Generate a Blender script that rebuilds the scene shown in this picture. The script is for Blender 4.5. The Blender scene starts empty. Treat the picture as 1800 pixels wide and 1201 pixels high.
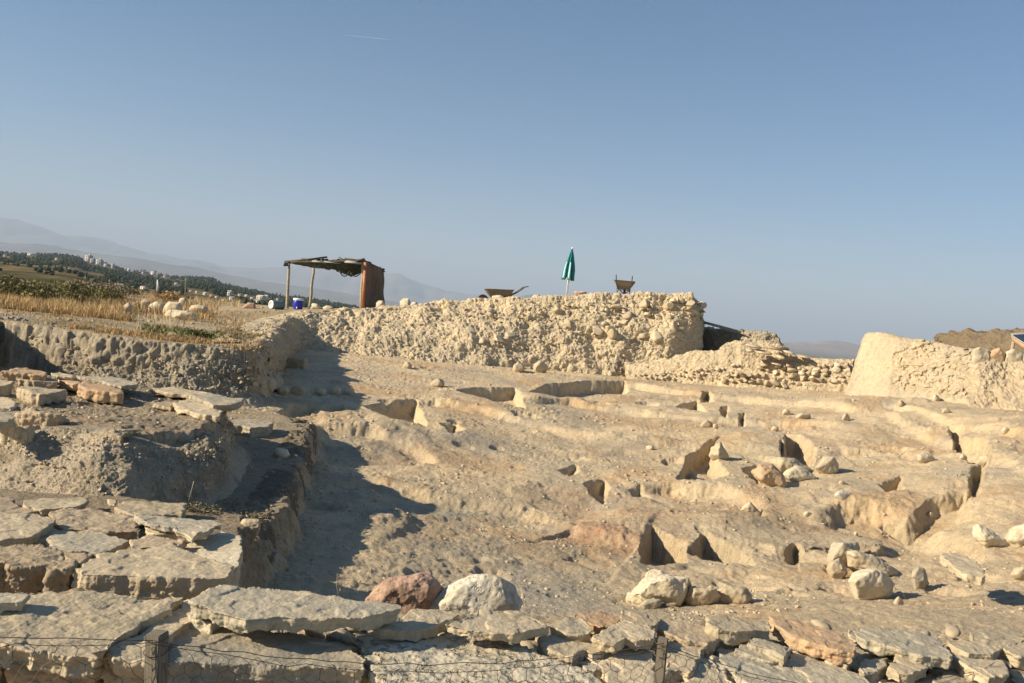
import bpy, bmesh, math, random
import numpy as np
from mathutils import Matrix, Vector, Euler

# ------------------------------------------------------------------ camera, world, sun, exposure
SC = bpy.context.scene
COL = SC.collection
FPX = 1413.0                      # focal length in photo pixels (1800 wide)
PITCH, ROLL = math.radians(-1.95), math.radians(-5.7)
RCAM = (Euler((math.radians(90) + PITCH, 0, 0)).to_matrix() @ Euler((0, 0, -ROLL)).to_matrix())
cam_data = bpy.data.cameras.new("camera")
cam_data.sensor_width = 36.0
cam_data.lens = FPX / 1800.0 * 36.0
cam_data.clip_start = 0.05
cam_data.clip_end = 200000.0
cam = bpy.data.objects.new("camera", cam_data)
cam.matrix_world = RCAM.to_4x4()
COL.objects.link(cam)
SC.camera = cam

SUN_EL, SUN_AZ = math.radians(26.5), math.radians(17.0)     # azimuth: degrees behind the camera's left
sun_dir = Vector((-math.cos(SUN_AZ) * math.cos(SUN_EL), -math.sin(SUN_AZ) * math.cos(SUN_EL), math.sin(SUN_EL)))
world = bpy.data.worlds.new("World")
SC.world = world
world.use_nodes = True
wn = world.node_tree
wn.nodes.clear()
w_out = wn.nodes.new("ShaderNodeOutputWorld")
w_bg = wn.nodes.new("ShaderNodeBackground")
w_sky = wn.nodes.new("ShaderNodeTexSky")
w_sky.sky_type = 'NISHITA'
w_sky.sun_disc = False
w_sky.sun_elevation = SUN_EL
w_sky.sun_rotation = math.atan2(sun_dir.x, sun_dir.y)
w_sky.altitude = 1100
w_sky.air_density = 1.0
w_sky.dust_density = 0.3
w_sky.ozone_density = 2.0
w_bg.inputs['Strength'].default_value = 0.05
w_hs = wn.nodes.new("ShaderNodeHueSaturation")
w_hs.inputs['Saturation'].default_value = 1.42
w_hs.inputs['Hue'].default_value = 0.498
wn.links.new(w_sky.outputs[0], w_hs.inputs['Color'])
wn.links.new(w_hs.outputs[0], w_bg.inputs[0])
wn.links.new(w_bg.outputs[0], w_out.inputs[0])
sun_data = bpy.data.lights.new("sun", 'SUN')
sun_data.energy = 5.0
sun_data.angle = math.radians(0.5)
sun_data.color = (1.0, 0.865, 0.665)
sun = bpy.data.objects.new("sun", sun_data)
sun.rotation_euler = sun_dir.to_track_quat('Z', 'Y').to_euler()
sun.location = sun_dir * 60
COL.objects.link(sun)
SC.view_settings.view_transform = 'Standard'
SC.view_settings.look = 'None'
SC.view_settings.exposure = 1.1
SC.view_settings.gamma = 1.0

# ------------------------------------------------------------------ projection helpers (photo pixel -> place)
RN = np.array(RCAM)
def ray(px, py):
    v = RN @ np.array([(px - 900.0) / FPX, (600.5 - py) / FPX, -1.0])
    return v / v[1]                                  # so that y = distance ahead
def at_d(px, py, d):
    return ray(px, py) * d
def at_z(px, py, z, bx=0.0, by=0.0):
    r = ray(px, py)
    t = z / (r[2] - bx * r[0] - by * r[1])
    return r * t

# ------------------------------------------------------------------ noise
_rs = np.random.RandomState(7)
PERM = _rs.permutation(1024).astype(np.int32)
PERM = np.concatenate([PERM, PERM, PERM])
_g = _rs.normal(size=(1024, 3)); G3 = (_g / np.linalg.norm(_g, axis=1)[:, None]).astype(np.float32)
_a = _rs.rand(1024) * 2 * math.pi; G2 = np.stack([np.cos(_a), np.sin(_a)], 1).astype(np.float32)
R3 = _rs.rand(1024, 3).astype(np.float32)
def perlin2(x, y):
    xi = np.floor(x).astype(np.int32); yi = np.floor(y).astype(np.int32)
    xf = (x - xi).astype(np.float32); yf = (y - yi).astype(np.float32)
    u = xf * xf * (3 - 2 * xf); v = yf * yf * (3 - 2 * yf)
    xi &= 1023; yi &= 1023
    def g(ix, iy, fx, fy):
        h = G2[PERM[PERM[ix & 1023] + (iy & 1023)]]
        return h[..., 0] * fx + h[..., 1] * fy
    a = g(xi, yi, xf, yf); b = g(xi + 1, yi, xf - 1, yf)
    c = g(xi, yi + 1, xf, yf - 1); d = g(xi + 1, yi + 1, xf - 1, yf - 1)
    return ((a + u * (b - a)) * (1 - v) + (c + u * (d - c)) * v) * 1.5
def perlin3(x, y, z):
    xi = np.floor(x).astype(np.int32); yi = np.floor(y).astype(np.int32); zi = np.floor(z).astype(np.int32)
    xf = (x - xi).astype(np.float32); yf = (y - yi).astype(np.float32); zf = (z - zi).astype(np.float32)
    u = xf * xf * (3 - 2 * xf); v = yf * yf * (3 - 2 * yf); w = zf * zf * (3 - 2 * zf)
    def g(a, b, c):
        h = G3[PERM[PERM[PERM[(xi + a) & 1023] + ((yi + b) & 1023)] + ((zi + c) & 1023)]]
        return h[..., 0] * (xf - a) + h[..., 1] * (yf - b) + h[..., 2] * (zf - c)
    x0 = g(0, 0, 0); x0 += u * (g(1, 0, 0) - x0)
    x1 = g(0, 1, 0); x1 += u * (g(1, 1, 0) - x1)
    x2 = g(0, 0, 1); x2 += u * (g(1, 0, 1) - x2)
    x3 = g(0, 1, 1); x3 += u * (g(1, 1, 1) - x3)
    x0 += v * (x1 - x0); x2 += v * (x3 - x2)
    return (x0 + w * (x2 - x0)) * 1.5
def worley3(x, y, z):
    xi = np.floor(x).astype(np.int32); yi = np.floor(y).astype(np.int32); zi = np.floor(z).astype(np.int32)
    best = np.full(x.shape, 9.0, np.float32)
    for a in (-1, 0, 1):
        for b in (-1, 0, 1):
            for c in (-1, 0, 1):
                h = R3[PERM[PERM[PERM[(xi + a) & 1023] + ((yi + b) & 1023)] + ((zi + c) & 1023)]]
                d = (xi + a + h[..., 0] - x) ** 2 + (yi + b + h[..., 1] - y) ** 2 + (zi + c + h[..., 2] - z) ** 2
                np.minimum(best, d.astype(np.float32), out=best)
    return np.sqrt(best)
def fbm2(x, y, f, n, gain=0.5):
    s = 0; a = 1.0
    for i in range(n):
        s = s + a * perlin2(x * f + 17.3 * i, y * f - 9.1 * i); f *= 2.07; a *= gain
    return s
def fbm3(p, f, n, gain=0.5, off=0.0):
    s = 0; a = 1.0
    for i in range(n):
        s = s + a * perlin3(p[:, 0] * f + off + 7.7 * i, p[:, 1] * f + off - 3.3 * i, p[:, 2] * f + off); f *= 2.07; a *= gain
    return s
def smooth(t):
    t = np.clip(t, 0, 1); return t * t * (3 - 2 * t)

# ------------------------------------------------------------------ object helpers
def tag(o, label=None, cat=None, group=None, kind=None):
    if label: o["label"] = label
    if cat: o["category"] = cat
    if group: o["group"] = group
    if kind: o["kind"] = kind
    return o
def mesh_np(name, V, F, mat, parent=None, smooth_shade=True, origin=None, colors=None):
    """V (n,3); F (m,k) int array or list of them. Origin moved to the base centre."""
    V = np.asarray(V, np.float32)
    me = bpy.data.meshes.new(name)
    if origin is None and parent is None:
        lo, hi = V.min(0), V.max(0); origin = ((lo[0] + hi[0]) / 2, (lo[1] + hi[1]) / 2, lo[2])
    if origin is None: origin = (0, 0, 0)
    V = V - np.array(origin, np.float32)
    Fs = F if isinstance(F, list) else [F]
    Fs = [np.asarray(f, np.int32) for f in Fs if len(f)]
    me.vertices.add(len(V)); me.vertices.foreach_set("co", V.ravel())
    nl = sum(f.size for f in Fs); npol = sum(len(f) for f in Fs)
    me.loops.add(nl); me.polygons.add(npol)
    me.loops.foreach_set("vertex_index", np.concatenate([f.ravel() for f in Fs]))
    st = []; c = 0
    for f in Fs:
        st.append(c + np.arange(len(f)) * f.shape[1]); c += f.size
    me.polygons.foreach_set("loop_start", np.concatenate(st).astype(np.int32))
    me.update(calc_edges=True)
    if smooth_shade: me.polygons.foreach_set("use_smooth", np.ones(npol, bool))
    if colors is not None:
        at = me.color_attributes.new("tint", 'FLOAT_COLOR', 'POINT')
        cc = np.ones((len(V), 4), np.float32); cc[:, :3] = colors
        at.data.foreach_set("color", cc.ravel())
    if mat: me.materials.append(mat)
    o = bpy.data.objects.new(name, me); COL.objects.link(o)
    o.location = origin
    if parent: o.parent = parent
    return o
def empty(name, loc):
    o = bpy.data.objects.new(name, None); COL.objects.link(o); o.location = loc; o.empty_display_size = 0.2
    return o
class MB:
    """collects primitive shapes into one mesh"""
    def __init__(s): s.V = []; s.F = {3: [], 4: []}; s.n = 0
    def add(s, V, F):
        V = np.asarray(V, float); F = np.asarray(F, int)
        s.V.append(V); s.F[F.shape[1]].append(F + s.n); s.n += len(V)
    def box(s, c, size, R=None):
        v = np.array([[x, y, z] for x in (-.5, .5) for y in (-.5, .5) for z in (-.5, .5)]) * np.array(size)
        if R is not None: v = v @ np.array(R).T
        v = v + np.array(c)
        s.add(v, [[0, 1, 3, 2], [4, 6, 7, 5], [0, 4, 5, 1], [2, 3, 7, 6], [0, 2, 6, 4], [1, 5, 7, 3]])
    def tube(s, pts, r, n=8, caps=True):
        pts = [np.array(p, float) for p in pts]; m = len(pts)
        rr = r if hasattr(r, '__len__') else [r] * m
        V = []; prev = None
        for i, p in enumerate(pts):
            t = pts[min(i + 1, m - 1)] - pts[max(i - 1, 0)]; t = t / (np.linalg.norm(t) + 1e-12)
            if prev is None:
                a = np.array([0, 0, 1.]) if abs(t[2]) < .9 else np.array([1., 0, 0])
            else: a = prev
            b = a - t * a.dot(t); b /= np.linalg.norm(b) + 1e-12; c = np.cross(t, b); prev = b
            for k in range(n):
                th = 2 * math.pi * k / n
                V.append(p + rr[i] * (math.cos(th) * b + math.sin(th) * c))
        F = []
        for i in range(m - 1):
            for k in range(n):
                F.append([i * n + k, i * n + (k + 1) % n, (i + 1) * n + (k + 1) % n, (i + 1) * n + k])
        base = s.n
        s.add(V, F)
        if caps and n >= 3:
            V2 = [pts[0], pts[-1]]
            F3 = []
            s.V.append(np.array(V2)); i0 = s.n; s.n += 2
            for k in range(n):
                F3.append([i0, base + (k + 1) % n, base + k])
                F3.append([i0 + 1, base + (m - 1) * n + k, base + (m - 1) * n + (k + 1) % n])
            s.F[3].append(np.array(F3))
    def build(s, name, mat, parent=None, smooth_shade=False, origin=None):
        Fs = [np.concatenate(s.F[k]) for k in (3, 4) if s.F[k]]
        return mesh_np(name, np.concatenate(s.V), Fs, mat, parent, smooth_shade, origin)
def grid_faces(nr, nc):
    i = np.arange((nr - 1))[:, None] * nc + np.arange(nc - 1)[None, :]
    i = i.ravel()
    return np.stack([i, i + 1, i + nc + 1, i + nc], 1)

# ------------------------------------------------------------------ materials
def new_mat(name):
    m = bpy.data.materials.new(name); m.use_nodes = True
    nt = m.node_tree; b = nt.nodes["Principled BSDF"]
    return m, nt, b
def N(nt, t, **kw):
    n = nt.nodes.new(t)
    for k, v in kw.items():
        if k.startswith('i_'): n.inputs[k[2:].replace('_', ' ')].default_value = v
        else: setattr(n, k, v)
    return n
def ramp(nt, fac, stops):
    r = nt.nodes.new("ShaderNodeValToRGB"); e = r.color_ramp.elements
    while len(e) < len(stops): e.new(0.5)
    for el, (p, c) in zip(e, stops):
        el.position = p; el.color = (c[0], c[1], c[2], 1) if hasattr(c, '__len__') else (c, c, c, 1)
    nt.links.new(fac, r.inputs[0]); return r
def mix(nt, fac, a, b, mode='MIX'):
    m = nt.nodes.new("ShaderNodeMix"); m.data_type = 'RGBA'; m.blend_type = mode
    for sock, v in ((m.inputs[0], fac), (m.inputs[6], a), (m.inputs[7], b)):
        if isinstance(v, bpy.types.NodeSocket): nt.links.new(v, sock)
        elif hasattr(v, '__len__'): sock.default_value = (v[0], v[1], v[2], 1)
        else: sock.default_value = v
    return m.outputs[2]
def earth_mat(name, use_tint=True, base=(.42, .33, .22), bump=1.0, scale=1.0, lumps=0.5):
    m, nt, b = new_mat(name)
    tc = N(nt, "ShaderNodeNewGeometry").outputs['Position']
    def noise(s, det=6, rough=.6):
        n = N(nt, "ShaderNodeTexNoise"); n.inputs['Scale'].default_value = s * scale; n.inputs['Detail'].default_value = det
        n.inputs['Roughness'].default_value = rough; nt.links.new(tc, n.inputs['Vector']); return n.outputs['Fac']
    n1, n2, n3 = noise(1.3, 5), noise(9, 6, .7), noise(70, 4, .7)
    r1 = ramp(nt, n1, [(0.25, (.80, .81, .84)), (0.5, (1, 1, 1)), (0.75, (1.14, 1.08, 1.0))])
    r2 = ramp(nt, n2, [(0.25, .70), (0.48, 1.0), (0.75, 1.18)])
    r3 = ramp(nt, n3, [(0.25, .55), (0.45, 1.0), (0.8, 1.28)])
    if use_tint:
        at = N(nt, "ShaderNodeAttribute"); at.attribute_name = "tint"; c = at.outputs['Color']
    else:
        rgb = N(nt, "ShaderNodeRGB"); rgb.outputs[0].default_value = (*base, 1); c = rgb.outputs[0]
    c = mix(nt, 1.0, c, r1.outputs[0], 'MULTIPLY'); c = mix(nt, 1.0, c, r2.outputs[0], 'MULTIPLY'); c = mix(nt, 1.0, c, r3.outputs[0], 'MULTIPLY')
    # pale crumbs
    vo = N(nt, "ShaderNodeTexVoronoi"); vo.inputs['Scale'].default_value = 26 * scale; nt.links.new(tc, vo.inputs['Vector'])
    cr = ramp(nt, vo.outputs['Distance'], [(0.12, 1.0), (0.22, 0.0)])
    msk = ramp(nt, noise(3.1, 3), [(0.5, 0.0), (0.68, 0.55)])
    mm = N(nt, "ShaderNodeMath", operation='MULTIPLY'); nt.links.new(cr.outputs[0], mm.inputs[0]); nt.links.new(msk.outputs[0], mm.inputs[1])
    c = mix(nt, mm.outputs[0], c, (.58, .49, .36))
    nt.links.new(c, b.inputs['Base Color'])
    b.inputs['Roughness'].default_value = 0.95
    b.inputs['Specular IOR Level'].default_value = 0.15
    bp1 = N(nt, "ShaderNodeBump"); bp1.inputs['Strength'].default_value = 1.0 * bump; bp1.inputs['Distance'].default_value = 0.03
    nt.links.new(noise(22, 8, .72), bp1.inputs['Height'])
    bp2 = N(nt, "ShaderNodeBump"); bp2.inputs['Strength'].default_value = 1.0 * bump; bp2.inputs['Distance'].default_value = 0.011
    nt.links.new(noise(110, 5, .7), bp2.inputs['Height']); nt.links.new(bp1.outputs[0], bp2.inputs['Normal'])
    nt.links.new(bp2.outputs[0], b.inputs['Normal'])
    return m
def stone_mat(name, c1, c2, c3=None, spots=0.3, scale=1.0, bump=0.6, pits=0.0):
    """c1 main colour, c2 second tone, c3 stain colour"""
    m, nt, b = new_mat(name)
    tc0 = N(nt, "ShaderNodeTexCoord").outputs['Object']
    inf = N(nt, "ShaderNodeObjectInfo")
    ad = N(nt, "ShaderNodeVectorMath", operation='MULTIPLY_ADD'); nt.links.new(inf.outputs['Random'], ad.inputs[0]); ad.inputs[1].default_value = (37, 91, 53); nt.links.new(tc0, ad.inputs[2])
    tc = ad.outputs[0]
    def noise(s, det=6, rough=.6):
        n = N(nt, "ShaderNodeTexNoise"); n.inputs['Scale'].default_value = s * scale; n.inputs['Detail'].default_value = det
        n.inputs['Roughness'].default_value = rough; nt.links.new(tc, n.inputs['Vector']); return n.outputs['Fac']
    f = ramp(nt, noise(4, 6, .62), [(.38, 0.0), (.62, 1.0)])
    c = mix(nt, f.outputs[0], c1, c2)
    if c3 is not None:
        f3 = ramp(nt, noise(2.2, 7, .7), [(.50, 0.0), (.64, .85)]); c = mix(nt, f3.outputs[0], c, c3)
    r = ramp(nt, noise(30, 6, .75), [(.25, .62), (.45, 1.0), (.75, 1.2)])
    c = mix(nt, 1.0, c, r.outputs[0], 'MULTIPLY')
    sp = ramp(nt, noise(14, 8, .8), [(.30, 1.0), (.40, 0.0)])
    ms = N(nt, "ShaderNodeMath", operation='MULTIPLY'); nt.links.new(sp.outputs[0], ms.inputs[0]); ms.inputs[1].default_value = spots
    c = mix(nt, ms.outputs[0], c, (.14, .115, .08))
    rv = N(nt, "ShaderNodeMapRange"); nt.links.new(inf.outputs['Random'], rv.inputs[0]); rv.inputs[3].default_value = .86; rv.inputs[4].default_value = 1.12
    c = mix(nt, 1.0, c, rv.outputs[0], 'MULTIPLY')
    nt.links.new(c, b.inputs['Base Color'])
    b.inputs['Roughness'].default_value = 0.88
    b.inputs['Specular IOR Level'].default_value = 0.25
    bp1 = N(nt, "ShaderNodeBump"); bp1.inputs['Strength'].default_value = bump; bp1.inputs['Distance'].default_value = 0.012
    nt.links.new(noise(18, 9, .7), bp1.inputs['Height'])
    bp2 = N(nt, "ShaderNodeBump"); bp2.inputs['Strength'].default_value = bump; bp2.inputs['Distance'].default_value = 0.003
    nt.links.new(noise(130, 5, .75), bp2.inputs['Height']); nt.links.new(bp1.outputs[0], bp2.inputs['Normal'])
    nt.links.new(bp2.outputs[0], b.inputs['Normal'])
    if pits > 0:
        bp3 = N(nt, "ShaderNodeBump"); bp3.inputs['Strength'].default_value = pits; bp3.inputs['Distance'].default_value = 0.02
        pr = ramp(nt, noise(24, 4, .6), [(.34, 0.0), (.46, 1.0)]); nt.links.new(pr.outputs[0], bp3.inputs['Height'])
        nt.links.new(bp2.outputs[0], bp3.inputs['Normal']); nt.links.new(bp3.outputs[0], b.inputs['Normal'])
    return m
def plain_mat(name, col, rough=0.7, metal=0.0, var=0.25, scale=12.0, col2=None):
    m, nt, b = new_mat(name)
    tc = N(nt, "ShaderNodeTexCoord").outputs['Object']
    n = N(nt, "ShaderNodeTexNoise"); n.inputs['Scale'].default_value = scale; n.inputs['Detail'].default_value = 6; nt.links.new(tc, n.inputs['Vector'])
    r = ramp(nt, n.outputs['Fac'], [(.3, 1 - var), (.7, 1 + var)])
    base = col
    if col2 is not None:
        f = ramp(nt, n.outputs['Fac'], [(.42, 0.0), (.58, 1.0)]); base = mix(nt, f.outputs[0], col, col2)
    c = mix(nt, 1.0, base, r.outputs[0], 'MULTIPLY')
    nt.links.new(c, b.inputs['Base Color']); b.inputs['Roughness'].default_value = rough; b.inputs['Metallic'].default_value = metal
    return m
M = {}
M['ground'] = earth_mat("excavated_earth")
M['wallearth'] = earth_mat("wall_earth", use_tint=True, bump=1.2)
M['sand'] = stone_mat("sandstone", (.54, .445, .30), (.46, .375, .25), spots=.35)
M['grey'] = stone_mat("grey_flagstone", (.40, .35, .255), (.46, .39, .27), (.33, .30, .235), spots=.3)
M['tan'] = stone_mat("tan_flagstone", (.48, .39, .26), (.41, .34, .225), (.55, .45, .30), spots=.3)
M['orange'] = stone_mat("orange_sandstone", (.56, .36, .20), (.44, .32, .20), (.36, .28, .19), spots=.25)
M['pale'] = stone_mat("pale_limestone", (.57, .49, .355), (.49, .42, .29), spots=.15)
M['white'] = stone_mat("white_limestone", (.66, .61, .50), (.50, .44, .33), (.32, .28, .21), spots=.35, pits=.6)
M['porous'] = stone_mat("porous_limestone", (.56, .49, .36), (.47, .41, .29), spots=.75, pits=1.0)
M['red'] = stone_mat("red_rock", (.44, .28, .20), (.50, .34, .24), (.22, .14, .11), spots=.6, bump=1.0, pits=.5)
M['brown'] = stone_mat("brown_stone", (.36, .28, .185), (.42, .33, .22), spots=.4)
# ------------------------------------------------------------------ the excavation: one height field designed from surveyed points
def seg_dist(X, Y, ax, ay, bx, by):
    dx, dy = bx - ax, by - ay; L = dx * dx + dy * dy + 1e-12
    t = np.clip(((X - ax) * dx + (Y - ay) * dy) / L, 0, 1)
    return np.sqrt((X - ax - t * dx) ** 2 + (Y - ay - t * dy) ** 2)
def poly_sdf(X, Y, P):
    d = np.full(X.shape, 1e9, np.float32); ins = np.zeros(X.shape, bool); n = len(P)
    for i in range(n):
        (ax, ay), (bx, by) = P[i], P[(i + 1) % n]
        np.minimum(d, seg_dist(X, Y, ax, ay, bx, by), out=d)
        c = ((ay > Y) != (by > Y))
        xx = (bx - ax) * (Y - ay) / ((by - ay) if abs(by - ay) > 1e-9 else 1e-9) + ax
        ins ^= c & (X < xx)
    return np.where(ins, d, -d)
def rbf(points):
    """points: (px, py, z) -> interpolator in (x/y, ln y)"""
    A = []; zz = []
    for px, py, z, *d in points:
        p = at_d(px, py, d[0]) if d else at_z(px, py, z)
        A.append((p[0] / p[1] * 1.2, math.log(max(p[1], .5)))); zz.append(z)
    A = np.array(A); zz = np.array(zz); n = len(A)
    K = np.sqrt(((A[:, None] - A[None]) ** 2).sum(-1) + .0015)
    Mx = np.zeros((n + 1, n + 1)); Mx[:n, :n] = -K; Mx[:n, n] = 1; Mx[n, :n] = 1
    Mx[:n, :n] -= np.eye(n) * 0.004
    w = np.linalg.solve(Mx, np.concatenate([zz, [0]]))
    def f(U, L):
        s = np.full(U.shape, w[n], np.float32)
        for i in range(n):
            s -= (w[i] * np.sqrt((U * 1.2 - A[i, 0]) ** 2 + (L - A[i, 1]) ** 2 + .0015)).astype(np.float32)
        return s
    return f
LOW = [  # surveyed points of the excavated floor: px, py, z
 (540,1010,-1.98),(560,1000,-2.0),(620,1030,-2.02),(700,1000,-2.06),(600,900,-2.04),(600,850,-2.04),(575,800,-2.02),(700,830,-2.08),(760,800,-2.04),(650,760,-1.9),(560,742,-1.85),
 (650,715,-1.78),(600,680,-1.68),(700,658,-1.6),(850,662,-1.58),(1000,662,-1.53),(1095,668,-1.5),(900,700,-1.66),(760,720,-1.78),
 (1250,695,-1.45),(1400,705,-1.32),(1500,700,-1.1),(1600,705,-.98),(1750,720,-.92),(1800,740,-.92),
 (1050,730,-1.78),(1200,750,-1.75),(1400,740,-1.5),(1550,745,-1.32),(1650,770,-1.36),(1780,800,-1.25),
 (900,780,-2.0),(1050,800,-1.98),(1200,800,-1.9),(1350,790,-1.75),(1500,790,-1.62),(1640,820,-1.5),(1790,860,-1.45),
 (900,860,-2.12),(1050,860,-2.08),(1180,870,-2.08),(1300,870,-1.98),(1420,860,-1.85),(1550,850,-1.72),(1700,870,-1.6),
 (900,1040,-2.15),(1000,960,-2.15),(820,950,-2.15),(1010,900,-2.22),(1120,915,-2.12),(1200,920,-2.1),(1320,930,-2.05),(1430,925,-2.05),
 (1200,1000,-2.22),(1300,1000,-2.15),(1440,1000,-2.08),(1560,970,-2.05),(1640,960,-2.0),(1750,960,-1.82),
 (1700,1020,-1.92),(1600,1050,-1.9),(1400,1050,-1.97),(1200,1065,-2.03),(1000,1062,-2.12),(850,1080,-2.1),
 (1400,1090,-1.78),(1600,1090,-1.72),(1780,1080,-1.7),(1800,1000,-1.8),
 (400,685,-1.62),(260,675,-1.55),(60,640,-1.6),(-100,640,-1.6),(-400,760,-1.5),(500,660,-1.65),(480,690,-1.68),
 (2100,900,-1.5),(2100,1100,-1.6),(2200,760,-.9),(2050,700,-.6),(300,1000,-2.0),(0,900,-1.7),
 (1300,640,-1.3,30),(1500,640,-1.2,30),(1800,640,-.8,30),(1600,620,-.9,40),(1000,640,-1.3,40),(400,600,-1.2,40),
]
HIGH = [ # the old ground surface around the dig
 (-300,545,-.95,16),(0,556,-.90,13.5),(150,598,-.90,12.0),(300,605,-.90,11.5),(470,612,-.92,12.2),(490,585,-.86,17),(512,562,-.76,22.5),
 (560,550,-.50,23.5),(600,545,-.45,26),(620,540,-.40,31),(520,545,-.62,31),(700,538,-.12,24),(780,532,.10,24.5),(850,526,.33,24.5),(950,520,.55,24.5),
 (1000,517,.74,24.5),(1100,516,.93,24.5),(1220,516,1.10,24.5),(1300,520,1.0,26),(700,538,-.25,31),(850,528,.25,31),(1000,517,.70,30),(1150,516,.90,30),
 (200,545,-.88,19),(0,520,-.95,22),(100,500,-.85,38),(450,545,-.75,29),(350,530,-.8,34),(0,492,-.6,46),(200,505,-.75,46),(-300,480,-.8,46),
 (700,535,-.8,46),(1000,530,0,46),(1300,570,-.2,46),(1500,600,-.6,46),
]
fl = rbf(LOW); fh = rbf(HIGH)
Y0, Y1, NV = 1.5, 48.0, 2300
ud = np.linspace(-.74, .76, 1180)
us = np.concatenate([-.74 - np.cumsum(np.linspace(.003, .06, 50))[::-1], ud, .76 + np.cumsum(np.linspace(.003, .06, 50))])
lv = np.linspace(math.log(Y0), math.log(Y1), NV)
# interpolation fields are smooth: evaluate on a coarse grid, then enlarge
cu = np.linspace(us[0], us[-1], 420); cl = np.linspace(lv[0], lv[-1], 420)
CU, CL = np.meshgrid(cu, cl)
def enlarge(f):
    g = f(CU.astype(np.float32), CL.astype(np.float32))
    a = np.empty((len(cl), len(us)), np.float32)
    for i in range(len(cl)): a[i] = np.interp(us, cu, g[i])
    iy = np.interp(lv, cl, np.arange(len(cl))); i0 = np.clip(iy.astype(int), 0, len(cl) - 2); t = (iy - i0)[:, None].astype(np.float32)
    return a[i0] * (1 - t) + a[i0 + 1] * t
ZL = enlarge(fl); ZH = enlarge(fh)
UU, LV = np.meshgrid(us.astype(np.float32), lv.astype(np.float32))
YY = np.exp(LV); XX = UU * YY
Zt = ZL.copy()
# wobble used to make every cut edge irregular
WOB = (0.5 * fbm2(XX, YY, 2.2, 4, .6)).astype(np.float32)
def region(poly, margin):
    P = np.array(poly); x0, y0 = P.min(0) - margin; x1, y1 = P.max(0) + margin
    r = np.where((np.exp(lv) >= y0) & (np.exp(lv) <= y1))[0]
    if len(r) == 0: return None
    rs_ = slice(r[0], r[-1] + 1)
    ulo, uhi = min(x0 / max(y0, 1.), x0 / y1), max(x1 / max(y0, 1.), x1 / y1)
    c = np.where((us >= ulo) & (us <= uhi))[0]
    if len(c) == 0: return None
    return rs_, slice(c[0], c[-1] + 1)
def set_poly(pts, z, w=0.12, jit=0.10, amount=None, mode='set', wmask=None):
    """pts photo pixels seen on plane z (const or (z,bx,by)); z goal plane"""
    zz = z if hasattr(z, '__len__') else (z, 0, 0)
    poly = [tuple(at_z(px, py, *zz)[:2]) for px, py in pts]
    world_poly(poly, zz, w, jit, mode, wmask)
def world_poly(poly, zz, w=0.12, jit=0.10, mode='set', wmask=None):
    rg = region(poly, w * 2 + jit * 2)
    if rg is None: return
    X, Y = XX[rg], YY[rg]
    s = poly_sdf(X, Y, poly) + WOB[rg] * jit
    m = smooth(s / w + .5)
    goal = zz[0] + zz[1] * X + zz[2] * Y if not callable(zz[0]) else zz[0](X, Y, rg)
    if mode == 'max': goal = np.maximum(goal, Zt[rg])
    if mode == 'min': goal = np.minimum(goal, Zt[rg])
    if mode == 'add': goal = Zt[rg] + goal
    Zt[rg] = Zt[rg] * (1 - m) + goal * m
    if wmask is not None: wmask[rg] = np.maximum(wmask[rg], m)
def step(line, h, w=.14, L=1.5, jit=.10, L2=None):
    """a riser: line of (px, py, z_top); ground lifts by h right behind it and relaxes over L metres"""
    pts = [at_z(*p)[:2] for p in line]
    P = np.array(pts); L2 = L2 or L
    rg = region(P, max(L, L2) * 2.5)
    if rg is None: return
    X, Y = XX[rg], YY[rg]
    d = np.full(X.shape, 1e9, np.float32); sgn = np.ones(X.shape, np.float32); tt = np.zeros(X.shape, np.float32)
    n = len(P) - 1
    for i in range(n):
        ax, ay = P[i]; bx, by = P[i + 1]
        dx, dy = bx - ax, by - ay; l2 = dx * dx + dy * dy
        t = np.clip(((X - ax) * dx + (Y - ay) * dy) / l2, 0, 1)
        dd = np.sqrt((X - ax - t * dx) ** 2 + (Y - ay - t * dy) ** 2)
        nw = dd < d
        cr = (dx * (Y - ay) - dy * (X - ax))
        d = np.where(nw, dd, d); sgn = np.where(nw, np.sign(cr), sgn); tt = np.where(nw, (i + t) / n, tt)
    s = d * sgn + WOB[rg] * jit
    endfade = smooth(tt / .08 + .15) * smooth((1 - tt) / .08 + .15)
    prof = np.where(s > 0, .5 * np.exp(-np.maximum(s, 0) / L), -.5 * np.exp(np.minimum(s, 0) / L2))
    k = np.tanh(s / (w * .5)); prof = .5 * np.sign(k) * np.abs(k) * np.where(s > 0, np.exp(-np.maximum(s, 0) / L), np.exp(np.minimum(s, 0) / L2))
    brk = .72 + .55 * smooth(.5 + 1.1 * perlin2(X * 1.3 + 7, Y * 1.3)) - .3 * smooth(perlin2(X * 3.1, Y * 3.1 + 5) * 2)
    Zt[rg] += h * prof * endfade * brk
def pit(pts, z, depth, w=.07, jit=.05):
    poly = [tuple(at_z(px, py, z)[:2]) for px, py in pts]
    def goal(X, Y, rg): return Zpre[rg] - depth * .75
    world_poly(poly, (goal,), w, jit, mode='min')
def mound(px, py, z, r, h, ry=None):
    p = at_z(px, py, z); ry = ry or r
    rg = region([(p[0] - r * 2, p[1] - ry * 2), (p[0] + r * 2, p[1] + ry * 2)], .1)
    if rg is None: return
    q = ((XX[rg] - p[0]) / r) ** 2 + ((YY[rg] - p[1]) / ry) ** 2
    Zt[rg] += .65 * h * np.exp(-q * 1.2) * (1 + .5 * WOB[rg])

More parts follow.
